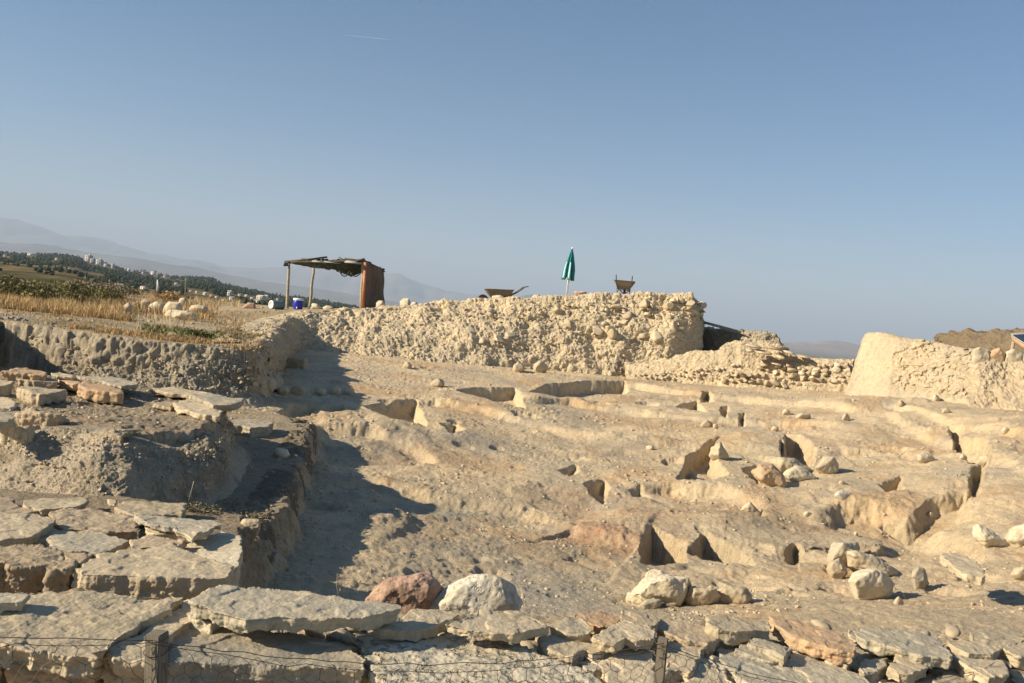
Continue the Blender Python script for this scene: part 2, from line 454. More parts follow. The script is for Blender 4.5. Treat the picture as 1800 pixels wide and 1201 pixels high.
# --- risers between the terraces, far to near
step([(1095,671,-1.45),(1235,690,-1.4),(1400,706,-1.3),(1520,712,-1.1)], 0.177, 0.090, 1.0)
step([(1545,703,-1.0),(1600,712,-1.0),(1700,735,-1.0),(1800,760,-1.0),(2000,800,-1.0)], 0.130, 0.150, .9)
step([(925,697,-1.6),(1000,699,-1.6),(1100,712,-1.6),(1250,724,-1.5),(1400,735,-1.42),(1500,745,-1.38)], 0.153, 0.105, .8)
step([(1552,725,-1.2),(1600,745,-1.25),(1690,772,-1.25),(1740,795,-1.25),(1830,825,-1.25),(2000,880,-1.25)], 0.189, 0.135, .9)
step([(740,700,-1.7),(850,714,-1.7),(900,724,-1.7),(1000,742,-1.7),(1150,756,-1.66),(1380,765,-1.5)], 0.130, 0.150, .9)
step([(555,746,-1.85),(650,752,-1.85),(715,770,-1.88),(770,802,-1.95)], 0.201, 0.120, 1.2)
step([(990,790,-1.9),(1100,785,-1.85),(1210,790,-1.8)], 0.071, 0.188, .8)
step([(1480,785,-1.58),(1560,793,-1.56),(1640,803,-1.54)], 0.130, 0.090, .8)
step([(1400,800,-1.62),(1480,786,-1.6)], 0.071, 0.150, .6)
step([(640,856,-2.15),(700,868,-2.15),(780,882,-2.15),(900,893,-2.15),(1010,912,-2.15)], 0.100, 0.135, 1.2)
step([(1110,851,-2.0),(1180,851,-2.0),(1260,860,-1.98),(1325,885,-1.98),(1350,905,-1.98)], 0.153, 0.105, .9)
step([(1445,893,-1.82),(1490,880,-1.8),(1560,888,-1.78),(1620,905,-1.78),(1700,940,-1.78),(1740,975,-1.78)], 0.212, 0.150, .9, L2=1.6)
step([(1005,912,-2.08),(1060,922,-2.05),(1130,935,-2.05)], 0.153, 0.120, .7)
step([(1085,1000,-2.12),(1150,985,-2.1),(1210,975,-2.08),(1290,1000,-2.1),(1330,1000,-2.1)], 0.107, 0.150, .6)
step([(1340,960,-2.0),(1420,958,-2.0),(1450,975,-2.0)], 0.094, 0.150, .6)
# --- pits and trenches
Zpre = Zt.copy()
pit([(930,683),(960,671),(1030,669),(1097,671),(1104,684),(1070,695),(1030,693)], -1.52, .42)
pit([(805,690),(850,687),(905,688),(922,712),(870,705)], -1.68, .36)
pit([(640,717),(700,709),(730,708),(750,738),(690,732)], -1.78, .42)
pit([(488,722),(520,712),(556,713),(545,722),(510,727)], -1.75, .25)
pit([(563,713),(600,712),(607,719),(580,720)], -1.75, .22)
pit([(776,750),(800,749),(814,757),(795,760)], -1.9, .25)
pit([(1190,713),(1225,707),(1240,723),(1215,718)], -1.58, .3)
pit([(1268,708),(1280,708),(1278,722),(1269,718)], -1.45, .22, .05)
pit([(1301,718),(1309,718),(1312,728),(1303,727)], -1.45, .22, .05)
pit([(1235,688),(1246,688),(1255,698),(1236,697)], -1.42, .3, .05)
pit([(1382,750),(1405,753),(1434,770),(1430,786),(1405,781),(1385,765)], -1.5, .5)
pit([(1374,771),(1392,781),(1420,786),(1423,804),(1390,799),(1378,785)], -1.62, .55)
pit([(1195,847),(1205,822),(1222,805),(1265,797),(1247,806),(1250,822),(1278,850),(1240,853)], -2.0, .38)
pit([(1306,840),(1330,836),(1337,850),(1330,868),(1318,855)], -1.98, .3)
pit([(980,832),(1010,826),(1014,834),(1000,839)], -2.08, .22)
pit([(1028,862),(1060,857),(1068,870),(1062,884),(1040,873)], -2.14, .25)
pit([(1105,866),(1125,861),(1150,876),(1115,873)], -2.1, .2)
pit([(1130,975),(1131,948),(1148,926),(1206,948),(1200,972),(1160,976)], -2.1, .42)
pit([(1212,958),(1240,941),(1310,964),(1322,986),(1272,981)], -2.1, .48)
pit([(1384,965),(1400,952),(1413,966),(1398,972)], -2.02, .3)
pit([(1546,849),(1582,846),(1584,862),(1562,860)], -1.7, .28)
pit([(1562,884),(1600,891),(1645,880),(1694,882),(1698,906),(1645,903),(1600,897)], -1.72, .30, .12)
pit([(1667,774),(1686,778),(1692,792),(1730,808),(1742,828),(1712,818),(1682,797)], -1.45, .32)
pit([(1708,838),(1728,836),(1722,850),(1714,866),(1706,862)], -1.55, .3)
# their gently rising, sunlit right ends
for _q, _z, _d in (([(1100,672),(1125,678),(1135,690),(1100,690)], -1.5, .25),([(915,692),(935,694),(945,708),(922,710)], -1.66, .2),([(745,715),(775,722),(785,736),(750,738)], -1.78, .25),([(1225,712),(1245,716),(1250,723),(1232,723)], -1.56, .16),
        ([(1425,768),(1450,778),(1450,788),(1428,786)], -1.5, .3),([(1418,786),(1440,792),(1438,803),(1420,803)], -1.62, .35),([(1262,800),(1290,812),(1305,848),(1275,850)], -2.0, .18),([(1330,838),(1345,848),(1345,866),(1330,866)], -1.98, .12),
        ([(1190,948),(1215,958),(1212,972),(1185,972)], -2.1, .22),([(1295,965),(1325,975),(1332,987),(1305,986)], -2.1, .26),([(1408,962),(1428,968),(1428,974),(1410,971)], -2.02, .15),([(1690,880),(1720,888),(1722,908),(1695,909)], -1.72, .2),([(1735,815),(1756,822),(1760,830),(1740,828)], -1.45, .15)):
    _cx = sum(q[0] for q in _q) / len(_q); _cy = sum(q[1] for q in _q) / len(_q)
    if False: pit([(_cx - 8 + (a - _cx) * 1.9, _cy + (b_ - _cy) * 1.05) for a, b_ in _q], _z, _d, .26, .06)
# small lumps, benches, rims
set_poly([(560,985),(612,935),(645,905),(700,893),(728,908),(700,935),(652,962),(620,992),(585,1000)], -2.06, .16, .1, mode='max')
mound(1165,795,-1.9,.7,.08,.4); mound(1090,770,-1.85,.5,.12,.35); mound(1240,820,-1.95,.6,.12)
mound(1330,760,-1.6,.8,.14,.6); mound(1560,865,-1.72,.45,.05); mound(1500,880,-1.8,.3,.08)
mound(1220,1010,-2.15,.28,.16); mound(1250,915,-2.05,.4,.08); mound(1180,1020,-2.15,.4,.08); mound(950,660,-1.55,1.2,.12,.6)
mound(1640,990,-1.95,.45,.08); mound(1560,975,-2.0,.4,.05); mound(560,672,-1.68,1.1,.13,.3); mound(1660,700,-.95,1.0,.1,.4)
for _x, _y, _z in ((1120,745,-1.7),(1450,835,-1.8),(820,765,-1.95),(950,760,-1.9),(1300,905,-2.0),(1480,940,-2.0),(1690,850,-1.6),(1520,760,-1.5)):
    mound(_x, _y, _z, .45, .07)

_r = np.random.RandomState(77)
for _ in range(120):      # small hollows, scrapes and clods left by the digging
    _y = 2.0 / _r.uniform(.085, .33); _x = _r.uniform(-.22, .72) * _y; _s = _r.uniform(.05, .20) * (.6 + _y / 18)
    rg = region([(_x - _s * 2.5, _y - _s * 2.5), (_x + _s * 2.5, _y + _s * 2.5)], .02)
    if rg is None: continue
    _a = _r.uniform(.5, 1.6); q = np.sqrt(((XX[rg] - _x) / _s / _a) ** 2 + ((YY[rg] - _y) / _s) ** 2) + .8 * WOB[rg]
    Zt[rg] += (_s * _r.choice([-.36, -.28, -.2, .12, .18])) * smooth((1.15 - q) / .5)
# --- the left spur: lower ledge, upper mound, flagstone platform
spur = np.zeros_like(Zt)
LEDGE = (-1.72, 0, 0)
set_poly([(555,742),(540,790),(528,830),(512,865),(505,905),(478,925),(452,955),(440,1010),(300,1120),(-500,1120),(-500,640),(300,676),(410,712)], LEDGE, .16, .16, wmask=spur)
mound_m = np.zeros_like(Zt)
_mf = [tuple(at_d(px, 760, d + .34)[:2]) for px, d in ((-500,7.2),(-300,6.7),(0,6.25),(60,6.15),(120,6.0),(180,5.85),(215,5.85),(255,6.05),(300,6.2),(345,6.4),(372,6.7),(384,7.05),(392,7.8))]
world_poly(_mf + [tuple(at_z(px, py, -1.24)[:2]) for px, py in ((395,722),(330,690),(250,676),(120,664),(-20,652),(-500,650))], (-1.24, 0, 0), .2, .1, mode='max', wmask=mound_m)
set_poly([(436,905),(430,940),(425,985),(414,1030),(300,1075),(-500,1090),(-500,846),(0,862),(200,872),(340,884)], (-1.46, 0, 0), .12, .08, mode='max')
# core of the dry stone wall in front
wallm = np.zeros_like(Zt)
FW = (-1.36, -.055, 0)
set_poly([(-900,1140),(0,1150),(300,1176),(640,1192),(1000,1260),(1500,1300),(2400,1300),(2400,1130),(1800,1124),(1560,1112),(1400,1098),(1250,1085),(1000,1076),(700,1066),(440,1040),(340,1052),(100,1044),(-900,1040)], FW, .12, .08, mode='max', wmask=wallm)
# everything on the camera side of that wall is the visitors' path, lower again
front = [tuple(at_z(px, py, *FW)[:2]) for px, py in ((-1500,1130),(0,1172),(300,1196),(640,1212),(1000,1280),(1500,1330),(2600,1330))]
world_poly(front + [(30, 0.2), (-30, 0.2)], (-2.05, 0, 0), .10, .04)

# --- the higher ground: grassy plateau and the bank behind the rubble face
EDGE = [(-.95,14.2),(-.90,9.0)]
pl = []
for px, py, d in ((-700,640,7.5),(-330,640,8.2),(-60,640,10.2),(-6,566,12.6),(60,572,12.4),(110,592,12.0),(170,606,11.8),(270,606,11.7),(370,608,11.8),(440,612,12.0),(470,610,12.6),
                  (482,590,15.5),(492,572,18.5),(512,562,22.6),(560,550,23.6),(700,540,24.6),(850,530,24.8),(1000,520,24.9),(1100,520,24.9),(1215,520,24.8),(1228,520,26.5),(1232,520,60)):
    p = at_d(px, py, d); pl.append((p[0], p[1]))
plateau = np.zeros_like(Zt)
def highz(X, Y, rg): return ZH[rg]
world_poly(pl + [(-40, 60), (-60, 7)], (highz,), .28, .12, wmask=plateau)
# drop the far edge of the old mound into the valley
fall = smooth((YY - 38) / 12)
Zt -= fall * 3.0

# --- surface relief
gx = np.gradient(Zt, axis=1) / np.gradient(XX, axis=1)
soft = 1 - .55 * smooth((YY - 18) / 20)
rel = .018 * fbm2(XX, YY, 1.1, 3, .5) + .011 * fbm2(XX + 50, YY, 4.3, 3, .55) + .004 * fbm2(XX, YY + 9, 19, 2, .5)
rocky = smooth(fbm2(XX + 33, YY - 12, .8, 3, .6) * 1.6 + .4)
rel += rocky * .009 * np.abs(fbm2(XX, YY, 9, 3, .6))
Zt += (rel * soft * (1 + .5 * mound_m - .45 * spur * (1 - mound_m))).astype(np.float32)
def ground_z(x, y):
    u = x / y; l = math.log(max(y, Y0))
    j = np.clip(np.interp(u, us, np.arange(len(us))), 0, len(us) - 1.001); i = np.clip((l - lv[0]) / (lv[1] - lv[0]), 0, NV - 1.001)
    i0, j0 = int(i), int(j); a, b = i - i0, j - j0
    return float((Zt[i0, j0] * (1 - a) + Zt[i0 + 1, j0] * a) * (1 - b) + (Zt[i0, j0 + 1] * (1 - a) + Zt[i0 + 1, j0 + 1] * a) * b)
def gz_v(x, y):
    u = x / y; l = np.log(np.maximum(y, Y0)); j = np.clip(np.interp(u, us, np.arange(len(us))), 0, len(us) - 1.001); i = np.clip((l - lv[0]) / (lv[1] - lv[0]), 0, NV - 1.001)
    return Zt[i.astype(int), j.astype(int)]
def ground_hit(px, py, dmin=2.0, dmax=46.):
    r = ray(px, py); d = dmin
    while d < dmax:
        if r[2] * d < ground_z(r[0] * d, d): return np.array([r[0] * d, d, ground_z(r[0] * d, d)])
        d *= 1.004
    return None
# resample every column by arc length so cut faces get as many rows as flat ground
NR = 1500
Ys = np.exp(lv)
dz = np.diff(Zt, axis=0); dy = np.diff(Ys)[:, None]
# screen-space length of each piece
kk = np.abs(Zt[:-1]) / Ys[:-1, None] ** 2 * dy + np.abs(dz) / Ys[:-1, None] + dy / Ys[:-1, None] * .05
def boxblur(A, r):
    c = np.cumsum(np.concatenate([np.repeat(A[:, :1], r + 1, 1), A, np.repeat(A[:, -1:], r, 1)], 1), axis=1)
    return (c[:, 2 * r + 1:] - c[:, :-2 * r - 1]) / (2 * r + 1)
for _ in range(3): kk = boxblur(kk, 60)
cum = np.concatenate([np.zeros((1, len(us))), np.cumsum(kk, axis=0)])
cum /= cum[-1:]
tgt = np.linspace(0, 1, NR)
rows = np.empty((NR, len(us)), np.float64)
for j in range(len(us)): rows[:, j] = np.interp(tgt, cum[:, j], np.arange(NV))
i0 = np.clip(rows.astype(int), 0, NV - 2); fr = rows - i0; jj = np.arange(len(us))[None, :]
def samp(A): return (A[i0, jj] * (1 - fr) + A[i0 + 1, jj] * fr)
PY = np.exp(lv[0] + rows * (lv[1] - lv[0])); PX = PY * us[None, :]; PZ = samp(Zt)
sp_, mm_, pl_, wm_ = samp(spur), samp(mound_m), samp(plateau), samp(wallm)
# normals, then true 3-D crumbling along them
P3 = np.stack([PX, PY, PZ], -1)
du = np.gradient(P3, axis=1); dv = np.gradient(P3, axis=0)
Nn = np.cross(du, dv); Nn /= np.linalg.norm(Nn, axis=-1, keepdims=True) + 1e-12
steep = smooth((.86 - Nn[..., 2]) / .4)
flat = P3.reshape(-1, 3); st = steep.ravel(); Nf = Nn.reshape(-1, 3)
disp = np.zeros(len(flat), np.float32)
idx = np.where((st > .02))[0]
q = flat[idx]
near = np.clip(q[:, 1] / 12, .35, 1.3)
lump = .55 - worley3(q[:, 0] * 7, q[:, 1] * 7, q[:, 2] * 7)
lump2 = .5 - worley3(q[:, 0] * 19 + 5, q[:, 1] * 19, q[:, 2] * 19)
strong = np.clip(.25 + 1.0 * pl_.ravel()[idx] + .9 * mm_.ravel()[idx] + .5 * sp_.ravel()[idx], 0, 1.3)
disp[idx] += st[idx] * (strong * (.085 * lump + .035 * lump2) + .03 * fbm3(q, 3.1, 4, .6))
disp += .004 * fbm3(flat, 26, 2, .6)
_cr = smooth(fbm2(flat[:, 0] + 11, flat[:, 1], .9, 4, .6) * 1.6 + .35).astype(np.float32) * (flat[:, 1] < 24)
_ci = np.where((_cr > .05) & (flat[:, 1] > 4))[0]; _q = flat[_ci]; _fs = 9 / np.clip(_q[:, 1] / 10, .7, 1.8)
disp[_ci] += _cr[_ci] * np.clip(_q[:, 1] / 9, .6, 1.6) * (.020 * (.5 - worley3(_q[:, 0] * 13, _q[:, 1] * 13, _q[:, 2] * 13)) - .010 * np.abs(fbm3(_q, 7, 2, .6)))
rim = (mm_.ravel() > .3) & (flat[:, 2] > -1.6)
ri = np.where(rim)[0]; q = flat[ri]
disp[ri] += (.014 * (.5 - worley3(q[:, 0] * 22, q[:, 1] * 22, q[:, 2] * 22))).astype(np.float32)
P3f = flat + Nf * disp[:, None]
# tint: what the earth itself looks like from place to place
def lerp3(a, b, t): return a * (1 - t[:, None]) + np.array(b, np.float32) * t[:, None]
X_, Y_ = flat[:, 0], flat[:, 1]
tint = np.tile(np.array([.60, .475, .305], np.float32), (len(flat), 1))
n1 = fbm2(X_, Y_, .45, 4, .55)
tint = lerp3(tint, (.40, .335, .24), smooth(n1 * 1.5 + .2) * .5)
tint = lerp3(tint, (.36, .325, .265), smooth(fbm2(X_ - 40, Y_ + 13, .55, 4, .6) * 2.2 - .55) * .4)
tint = lerp3(tint, (.50, .34, .19), smooth(fbm2(X_ + 70, Y_, .7, 4, .6) * 1.8 - .1) * .65)
tint = lerp3(tint, (.60, .48, .30), st * .6)
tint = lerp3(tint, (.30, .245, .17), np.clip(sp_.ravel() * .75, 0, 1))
tint = lerp3(tint, (.56, .47, .33), np.clip(mm_.ravel() * st, 0, 1))
tint = lerp3(tint, (.33, .265, .165), np.clip(pl_.ravel() * (1 - st) * (.8 + .4 * n1), 0, 1))
tint = lerp3(tint, (.40, .345, .255), np.clip(pl_.ravel() * st, 0, 1))
def patch(px, py, r, col, k, ry=None):
    global tint
    p = ground_hit(px, py); ry = ry or r
    if p is None: return
    t = np.exp(-(((X_ - p[0]) / r) ** 2 + ((Y_ - p[1]) / ry) ** 2)) * np.clip(k * (1 + fbm2(X_, Y_, 2.7, 3, .6)), 0, 1)
    tint = lerp3(tint, col, t)
patch(1050, 945, .42, (.46, .28, .17), .9); patch(1110, 800, .6, (.40, .31, .21), .5); patch(1440, 780, .5, (.50, .34, .22), .4)
patch(720, 790, .7, (.46, .35, .22), .5); patch(110, 740, .35, (.42, .28, .18), .6)
patch(820, 980, 1.0, (.40, .34, .245), .7); patch(950, 1040, .6, (.40, .36, .29), .7); patch(1000, 880, .9, (.43, .31, .20), .5, .5); patch(1100, 900, .7, (.47, .32, .20), .6, .4); patch(760, 900, .6, (.40, .36, .27), .6)
patch(1650, 1060, 1.0, (.47, .38, .27), .6); patch(620, 790, .8, (.34, .30, .23), .6); patch(1300, 900, 1.0, (.37, .30, .21), .5, .5)
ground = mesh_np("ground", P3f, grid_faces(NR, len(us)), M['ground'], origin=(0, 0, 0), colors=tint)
tag(ground, "dug tan earth with terraces and pits of the excavation", None, kind="structure")
# visitors' path behind and under the camera
mb = MB(); mb.box((0, -12, -2.15), (60, 27.4, .1)); tag(mb.build("path", M['brown'], origin=(0, 0, -2.1)), "earth path the picture was taken from", kind="structure")
del UU, LV
# ------------------------------------------------------------------ cut faces and walls with real relief
def resample(P, n):
    P = np.array(P, float); d = np.concatenate([[0], np.cumsum(np.linalg.norm(np.diff(P[:, :2], axis=0), axis=1))])
    t = np.linspace(0, d[-1], n)
    return np.stack([np.interp(t, d, P[:, k]) for k in range(P.shape[1])], 1), t
def face(name, pts, mat, col, parent=None, cap=.5, drop=.0, toe=.25, nr=150, spacing=.016, big=.06, lumps=((6, .08), (17, .03)), rough=.02, round_=.05, colf=None, bow=0.0, capdrop=.0, strata=.012):
    """pts: list of (top px, top py, top d, bottom px, bottom py, bottom d)"""
    A = np.array([np.concatenate([at_d(*p[:3]), at_d(*p[3:])]) for p in pts])
    L = np.linalg.norm(np.diff(A[:, :2], axis=0), axis=1).sum()
    A, t = resample(A, max(12, int(L / spacing)))
    T, B = A[:, :3], A[:, 3:]
    tg = np.gradient(T[:, :2], axis=0); 
    for _ in range(12): tg[1:-1] = (tg[:-2] + tg[1:-1] + tg[2:]) / 3
    tg /= np.linalg.norm(tg, axis=1)[:, None] + 1e-9
    inn = np.stack([-tg[:, 1], tg[:, 0], 0 * t], 1)          # points inward (left of travel), away from the viewer when travelling right
    up = np.array([0, 0, 1.])
    H = (T[:, 2] - B[:, 2])[:, None]
    key = [T + inn * cap - up * (capdrop + drop), T + inn * (cap * .5) - up * drop * .4, T + inn * round_ , T - up * round_ , T * .55 + B * .45 - inn * bow, B, B - inn * toe - up * .22]
    fr = [0, .10, .22, .27, .60, .94, 1.0]
    s = np.linspace(0, 1, nr)
    K = np.stack(key, 0)
    j = np.clip(np.searchsorted(fr, s, side='right') - 1, 0, len(fr) - 2)
    u = ((s - np.array(fr)[j]) / (np.array(fr)[j + 1] - np.array(fr)[j]))[:, None, None]
    G = K[j] * (1 - u) + K[j + 1] * u
    for _ in range(3): G[1:-1] = (G[:-2] + G[1:-1] + G[2:]) / 3
    a = np.gradient(G, axis=1); b = np.gradient(G, axis=0); n = np.cross(a, b); n /= np.linalg.norm(n, axis=-1, keepdims=True) + 1e-9
    if (n[nr // 2].mean(0) * -inn.mean(0)).sum() < 0: n = -n
    F = G.reshape(-1, 3); nn = n.reshape(-1, 3)
    S = np.repeat(s, len(t)); w = smooth(S / .14) * smooth((1 - S) / .08)
    d = big * fbm3(F, 1.4, 3, .55)
    for f_, a_ in lumps:
        d = d + a_ * (.55 - worley3(F[:, 0] * f_, F[:, 1] * f_, F[:, 2] * f_ * 1.1)) * (.2 + 1.35 * smooth(.45 + 1.2 * perlin3(F[:, 0] * .75, F[:, 1] * .75, F[:, 2] * .9)))
    d = d - rough * 1.6 * np.abs(perlin3(F[:, 0] * 4, F[:, 1] * 4, F[:, 2] * 6)) - rough * 1.3 * np.abs(perlin3(F[:, 0] * 10, F[:, 1] * 10, F[:, 2] * 13))
    d = d + strata * perlin3(F[:, 0] * 1.1, F[:, 1] * 1.1, F[:, 2] * 13)
    d = d + rough * fbm3(F, 11, 4, .62) + .012 * rough / .02 * fbm3(F, 40, 2, .6)
    F = F + nn * (d * (.12 + .88 * w))[:, None]
    c = np.tile(np.array(col, np.float32), (len(F), 1))
    if colf: c = colf(F, S, c)
    return mesh_np(name, F, grid_faces(nr, len(t)), mat, parent, colors=c, origin=None if parent is None else (0, 0, 0)), A
def ico(n):
    bm = bmesh.new(); bmesh.ops.create_icosphere(bm, subdivisions=n, radius=1)
    V = np.array([v.co[:] for v in bm.verts]); F = np.array([[v.index for v in f.verts] for f in bm.faces]); bm.free(); return V, F
ICO = {k: ico(k) for k in (1, 2, 3, 4)}
def chip(rs, size, res=3, planes=9, lo=.55, hi=.92, R=None, rough=.02):
    """a broken stone: ball cut by random planes"""
    V, F = ICO[res]; V = V.copy()
    for _ in range(planes):
        n = rs.normal(size=3); n /= np.linalg.norm(n); c = rs.uniform(lo, hi)
        h = V @ n; k = np.maximum(h - c, 0); V = V - k[:, None] * n
    V = V * (1 + rough * rs.normal(size=(len(V), 1)))
    V = V * np.array(size)
    if R is None:
        R = np.array(Euler((rs.uniform(-.4, .4), rs.uniform(-.4, .4), rs.uniform(0, 6.3))).to_matrix())
    return V @ R.T, F
def tinted(base, c2, f=1.0):
    def fn(F, S, c):
        t = smooth(fbm3(F, f, 3, .6) + .4)
        return lerp3(c, c2, t)
    return fn
# the back bank: rubble and mud, right half crowded with stones
bank = empty("rubble_bank", at_d(880, 655, 22.5))
tag(bank, "long high bank of mud and rubble behind the dig, stony at its right end", "earth wall")
BK = [(462,606,12.8, 466,664,13.2),(480,590,15.3, 484,655,15.0),(492,575,18.3,500,650,17.8),(512,562,22.3,528,638,21.6),(560,549,23.4,570,652,21.4),(620,545,23.9,640,656,21.6),(700,538,24.1,700,657,21.8),(770,533,24.3,775,660,22),
      (850,527,24.4,850,660,22.2),(930,525,24.4,925,660,22.9),(1000,518,24.4,995,663,23.1),(1060,517,24.4,1060,664,23.2),(1130,516,24.4,1108,662,23.4),(1190,515,24.4,1170,640,23.4),(1216,518,24.4,1205,625,23.8),
      (1225,524,24.8,1226,622,24.3),(1228,535,25.6,1232,622,25.2),(1226,535,27.5,1231,618,27.5)]
def bankcol(F, S, c):
    t = smooth(fbm3(F, .7, 3, .6) + .3)
    c = lerp3(c, (.50, .42, .295), t * .6)
    return lerp3(c, (.62, .51, .34), smooth((F[:, 0] + 1) / 5) * .5)
core, BA = face("earth_core", BK, M['wallearth'], (.60, .49, .325), parent=bank, cap=.8, nr=210, spacing=.02, big=.10, lumps=((1.7, .13), (4.3, .045), (12, .025), (33, .018)), rough=.028, strata=.03, bow=.12, colf=bankcol, capdrop=.02)
core.parent = None; core.parent = bank; core.matrix_parent_inverse = Matrix.Translation(-Vector(bank.location))
def stones_on(A, n, parent, mats, rs, srange, trange, size, out=.03, flat=1.0, top=100):
    """stones sticking out of a face: the larger ones are parts of their own, the small ones one mesh"""
    m = len(A); items = []
    for _ in range(n):
        i = int(np.clip((srange[0] + (srange[1] - srange[0]) * rs.rand()) * (m - 1), 0, m - 1)); t = trange[0] + (trange[1] - trange[0]) * rs.rand()
        T, B = A[i, :3], A[i, 3:]
        p = T * (1 - t) + B * t; tg = A[min(i + 5, m - 1), :2] - A[max(i - 5, 0), :2]; tg /= np.linalg.norm(tg) + 1e-9
        o = np.array([tg[1], -tg[0], 0]); s = size[0] + (size[1] - size[0]) * rs.rand() ** 2.2
        V, F = chip(rs, (s * rs.uniform(.8, 1.35), s * rs.uniform(.7, 1.1), s * rs.uniform(.45, .9) * flat), res=3, planes=16, lo=.38, hi=.8, rough=.012)
        items.append((s, V + p + o * (out + s * .12), F, mats[rs.randint(len(mats))]))
    items.sort(key=lambda q: -q[0])
    for s, V, F, mt in items[:top]:
        o = mesh_np("embedded_stone", V, F, M[mt], parent, False, (0, 0, 0)); o.matrix_parent_inverse = Matrix.Translation(-Vector(parent.location))
    mb = MB()
    for s, V, F, mt in items[top:]: mb.add(V, F)
    if mb.n:
        o = mb.build("small_stones", M[mats[0]], parent, False, origin=(0, 0, 0)); o.matrix_parent_inverse = Matrix.Translation(-Vector(parent.location)); o["kind"] = "stuff"
rsb = np.random.RandomState(3)
stones_on(BA, 95, bank, ['sand', 'tan', 'sand', 'pale'], rsb, (.58, .93), (.09, .58), (.07, .28), out=.05, top=95)
stones_on(BA, 300, bank, ['tan'], rsb, (.50, .93), (.06, .66), (.03, .10), out=.07, top=0)
stones_on(BA, 130, bank, ['sand'], rsb, (.34, .93), (.02, .97), (.03, .11), out=.05, top=0)

# left earth face under the grassy plateau
lf, LA = face("earth_bank", [(-420,640,7.6,-420,800,8.0),(-200,620,8.6,-200,740,9.0),(-70,600,10.0,-60,720,10.3),(-12,566,12.3,-14,660,12.4),(4,558,12.9,6,650,12.75),(60,572,12.6,64,655,12.2),(110,590,12.2,110,664,11.9),(170,606,12.0,170,668,11.6),(270,606,11.9,265,676,11.5),(330,607,11.9,330,684,11.5),(400,609,12.0,405,690,11.7),(440,612,12.2,442,690,11.9),(464,608,12.8,468,682,12.7),(478,592,15.0,480,668,14.8)],
              M['wallearth'], (.46, .40, .295), cap=.45, nr=130, spacing=.012, big=.05, lumps=((5, .05), (13, .03), (30, .02)), rough=.03, colf=tinted(None, (.33, .29, .22), 1.5))
tag(lf, "rough grey earth face cut below the grassy plateau, shadowed at its left end", "earth wall")
# right side of the left spur and the rough front of its mound
def _sp(px, py, zt=-1.70, zb=-2.27, out=.10, dx=0):
    p = at_z(px, py, zt); q = at_d(px + dx, 900, p[1] - out); r0 = ray(px + dx, 900)
    pyb = 600.5 + 0; lo, hi = py, 1400.
    for _ in range(40):
        m_ = (lo + hi) / 2
        if at_d(px + dx, m_, p[1] - out)[2] > zb: lo = m_
        else: hi = m_
    return (px, py, p[1], px + dx, lo, p[1] - out)
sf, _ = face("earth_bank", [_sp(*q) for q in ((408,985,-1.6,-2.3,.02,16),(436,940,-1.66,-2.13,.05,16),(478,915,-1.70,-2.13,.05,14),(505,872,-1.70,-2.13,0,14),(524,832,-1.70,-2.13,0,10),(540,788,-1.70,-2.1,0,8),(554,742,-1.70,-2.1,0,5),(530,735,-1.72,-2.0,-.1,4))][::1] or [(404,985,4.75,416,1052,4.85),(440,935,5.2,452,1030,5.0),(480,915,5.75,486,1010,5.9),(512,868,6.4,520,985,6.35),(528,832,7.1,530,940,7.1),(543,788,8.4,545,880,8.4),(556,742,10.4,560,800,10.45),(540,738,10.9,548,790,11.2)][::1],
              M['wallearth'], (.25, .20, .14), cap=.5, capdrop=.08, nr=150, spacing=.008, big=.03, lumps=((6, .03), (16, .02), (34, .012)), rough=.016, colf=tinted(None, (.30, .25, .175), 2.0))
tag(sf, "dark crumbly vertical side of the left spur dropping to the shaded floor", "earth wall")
mf, MFA = face("earth_bank", [(-300,752,6.7,-300,862,6.1),(0,752,6.25,0,868,5.6),(60,754,6.15,60,870,5.5),(120,758,6.0,120,872,5.42),(180,765,5.85,180,876,5.35),(215,772,5.85,222,884,5.4),(255,778,6.05,262,886,5.6),(300,788,6.2,308,886,5.8),(345,796,6.4,352,880,6.1),(372,786,6.7,385,866,6.4),(386,765,7.05,402,830,7.0),(396,728,8.0,412,770,8.1)],
              M['wallearth'], (.60, .50, .36), cap=.35, nr=170, spacing=.006, big=.06, lumps=((9, .025), (28, .022), (60, .016)), rough=.015, strata=.006, colf=tinted(None, (.42, .355, .255), 1.8), bow=.03)
tag(mf, "lumpy concreted front of the left mound above the flagstones", "earth wall")

stones_on(MFA, 900, mf, ['sand'], rsb, (.15, .98), (.0, .98), (.006, .022), out=.012, top=0)
stones_on(LA, 420, lf, ['tan'], rsb, (.12, .97), (.02, .98), (.015, .06), out=.03, top=0)
# low mud and cobble wall between the bank and the mud brick wall
lw = empty("cobble_wall", at_d(1350, 690, 20.8))
tag(lw, "low mud wall faced with rounded cobbles between the high bank and the mud brick wall", "stone wall")
LW = [(1098,640,23.2,1100,672,22.6),(1130,637,23.0,1130,675,22.4),(1180,629,22.8,1180,680,22.2),(1222,618,22.6,1228,684,21.9),(1262,616,22.4,1263,688,21.7),(1273,606,22.35,1274,689,21.6),(1294,599,22.3,1296,690,21.5),(1302,593,22.2,1304,691,21.45),(1335,598,22.1,1336,694,21.3),(1370,605,21.9,1372,697,21.2),(1380,616,21.8,1381,698,21.1),(1404,626,21.7,1405,700,21.0),(1450,630,21.4,1450,702,20.8),(1500,632,21.1,1500,704,20.5)]
c1, LWA = face("mud_core", LW, M['wallearth'], (.56, .46, .31), parent=lw, cap=1.2, nr=140, spacing=.016, big=.06, lumps=((4, .02), (12, .02)), rough=.025, capdrop=.3, strata=.055)
c1.matrix_parent_inverse = Matrix.Translation(-Vector(lw.location))
cob = []; rs = np.random.RandomState(11); mlen = len(LWA)
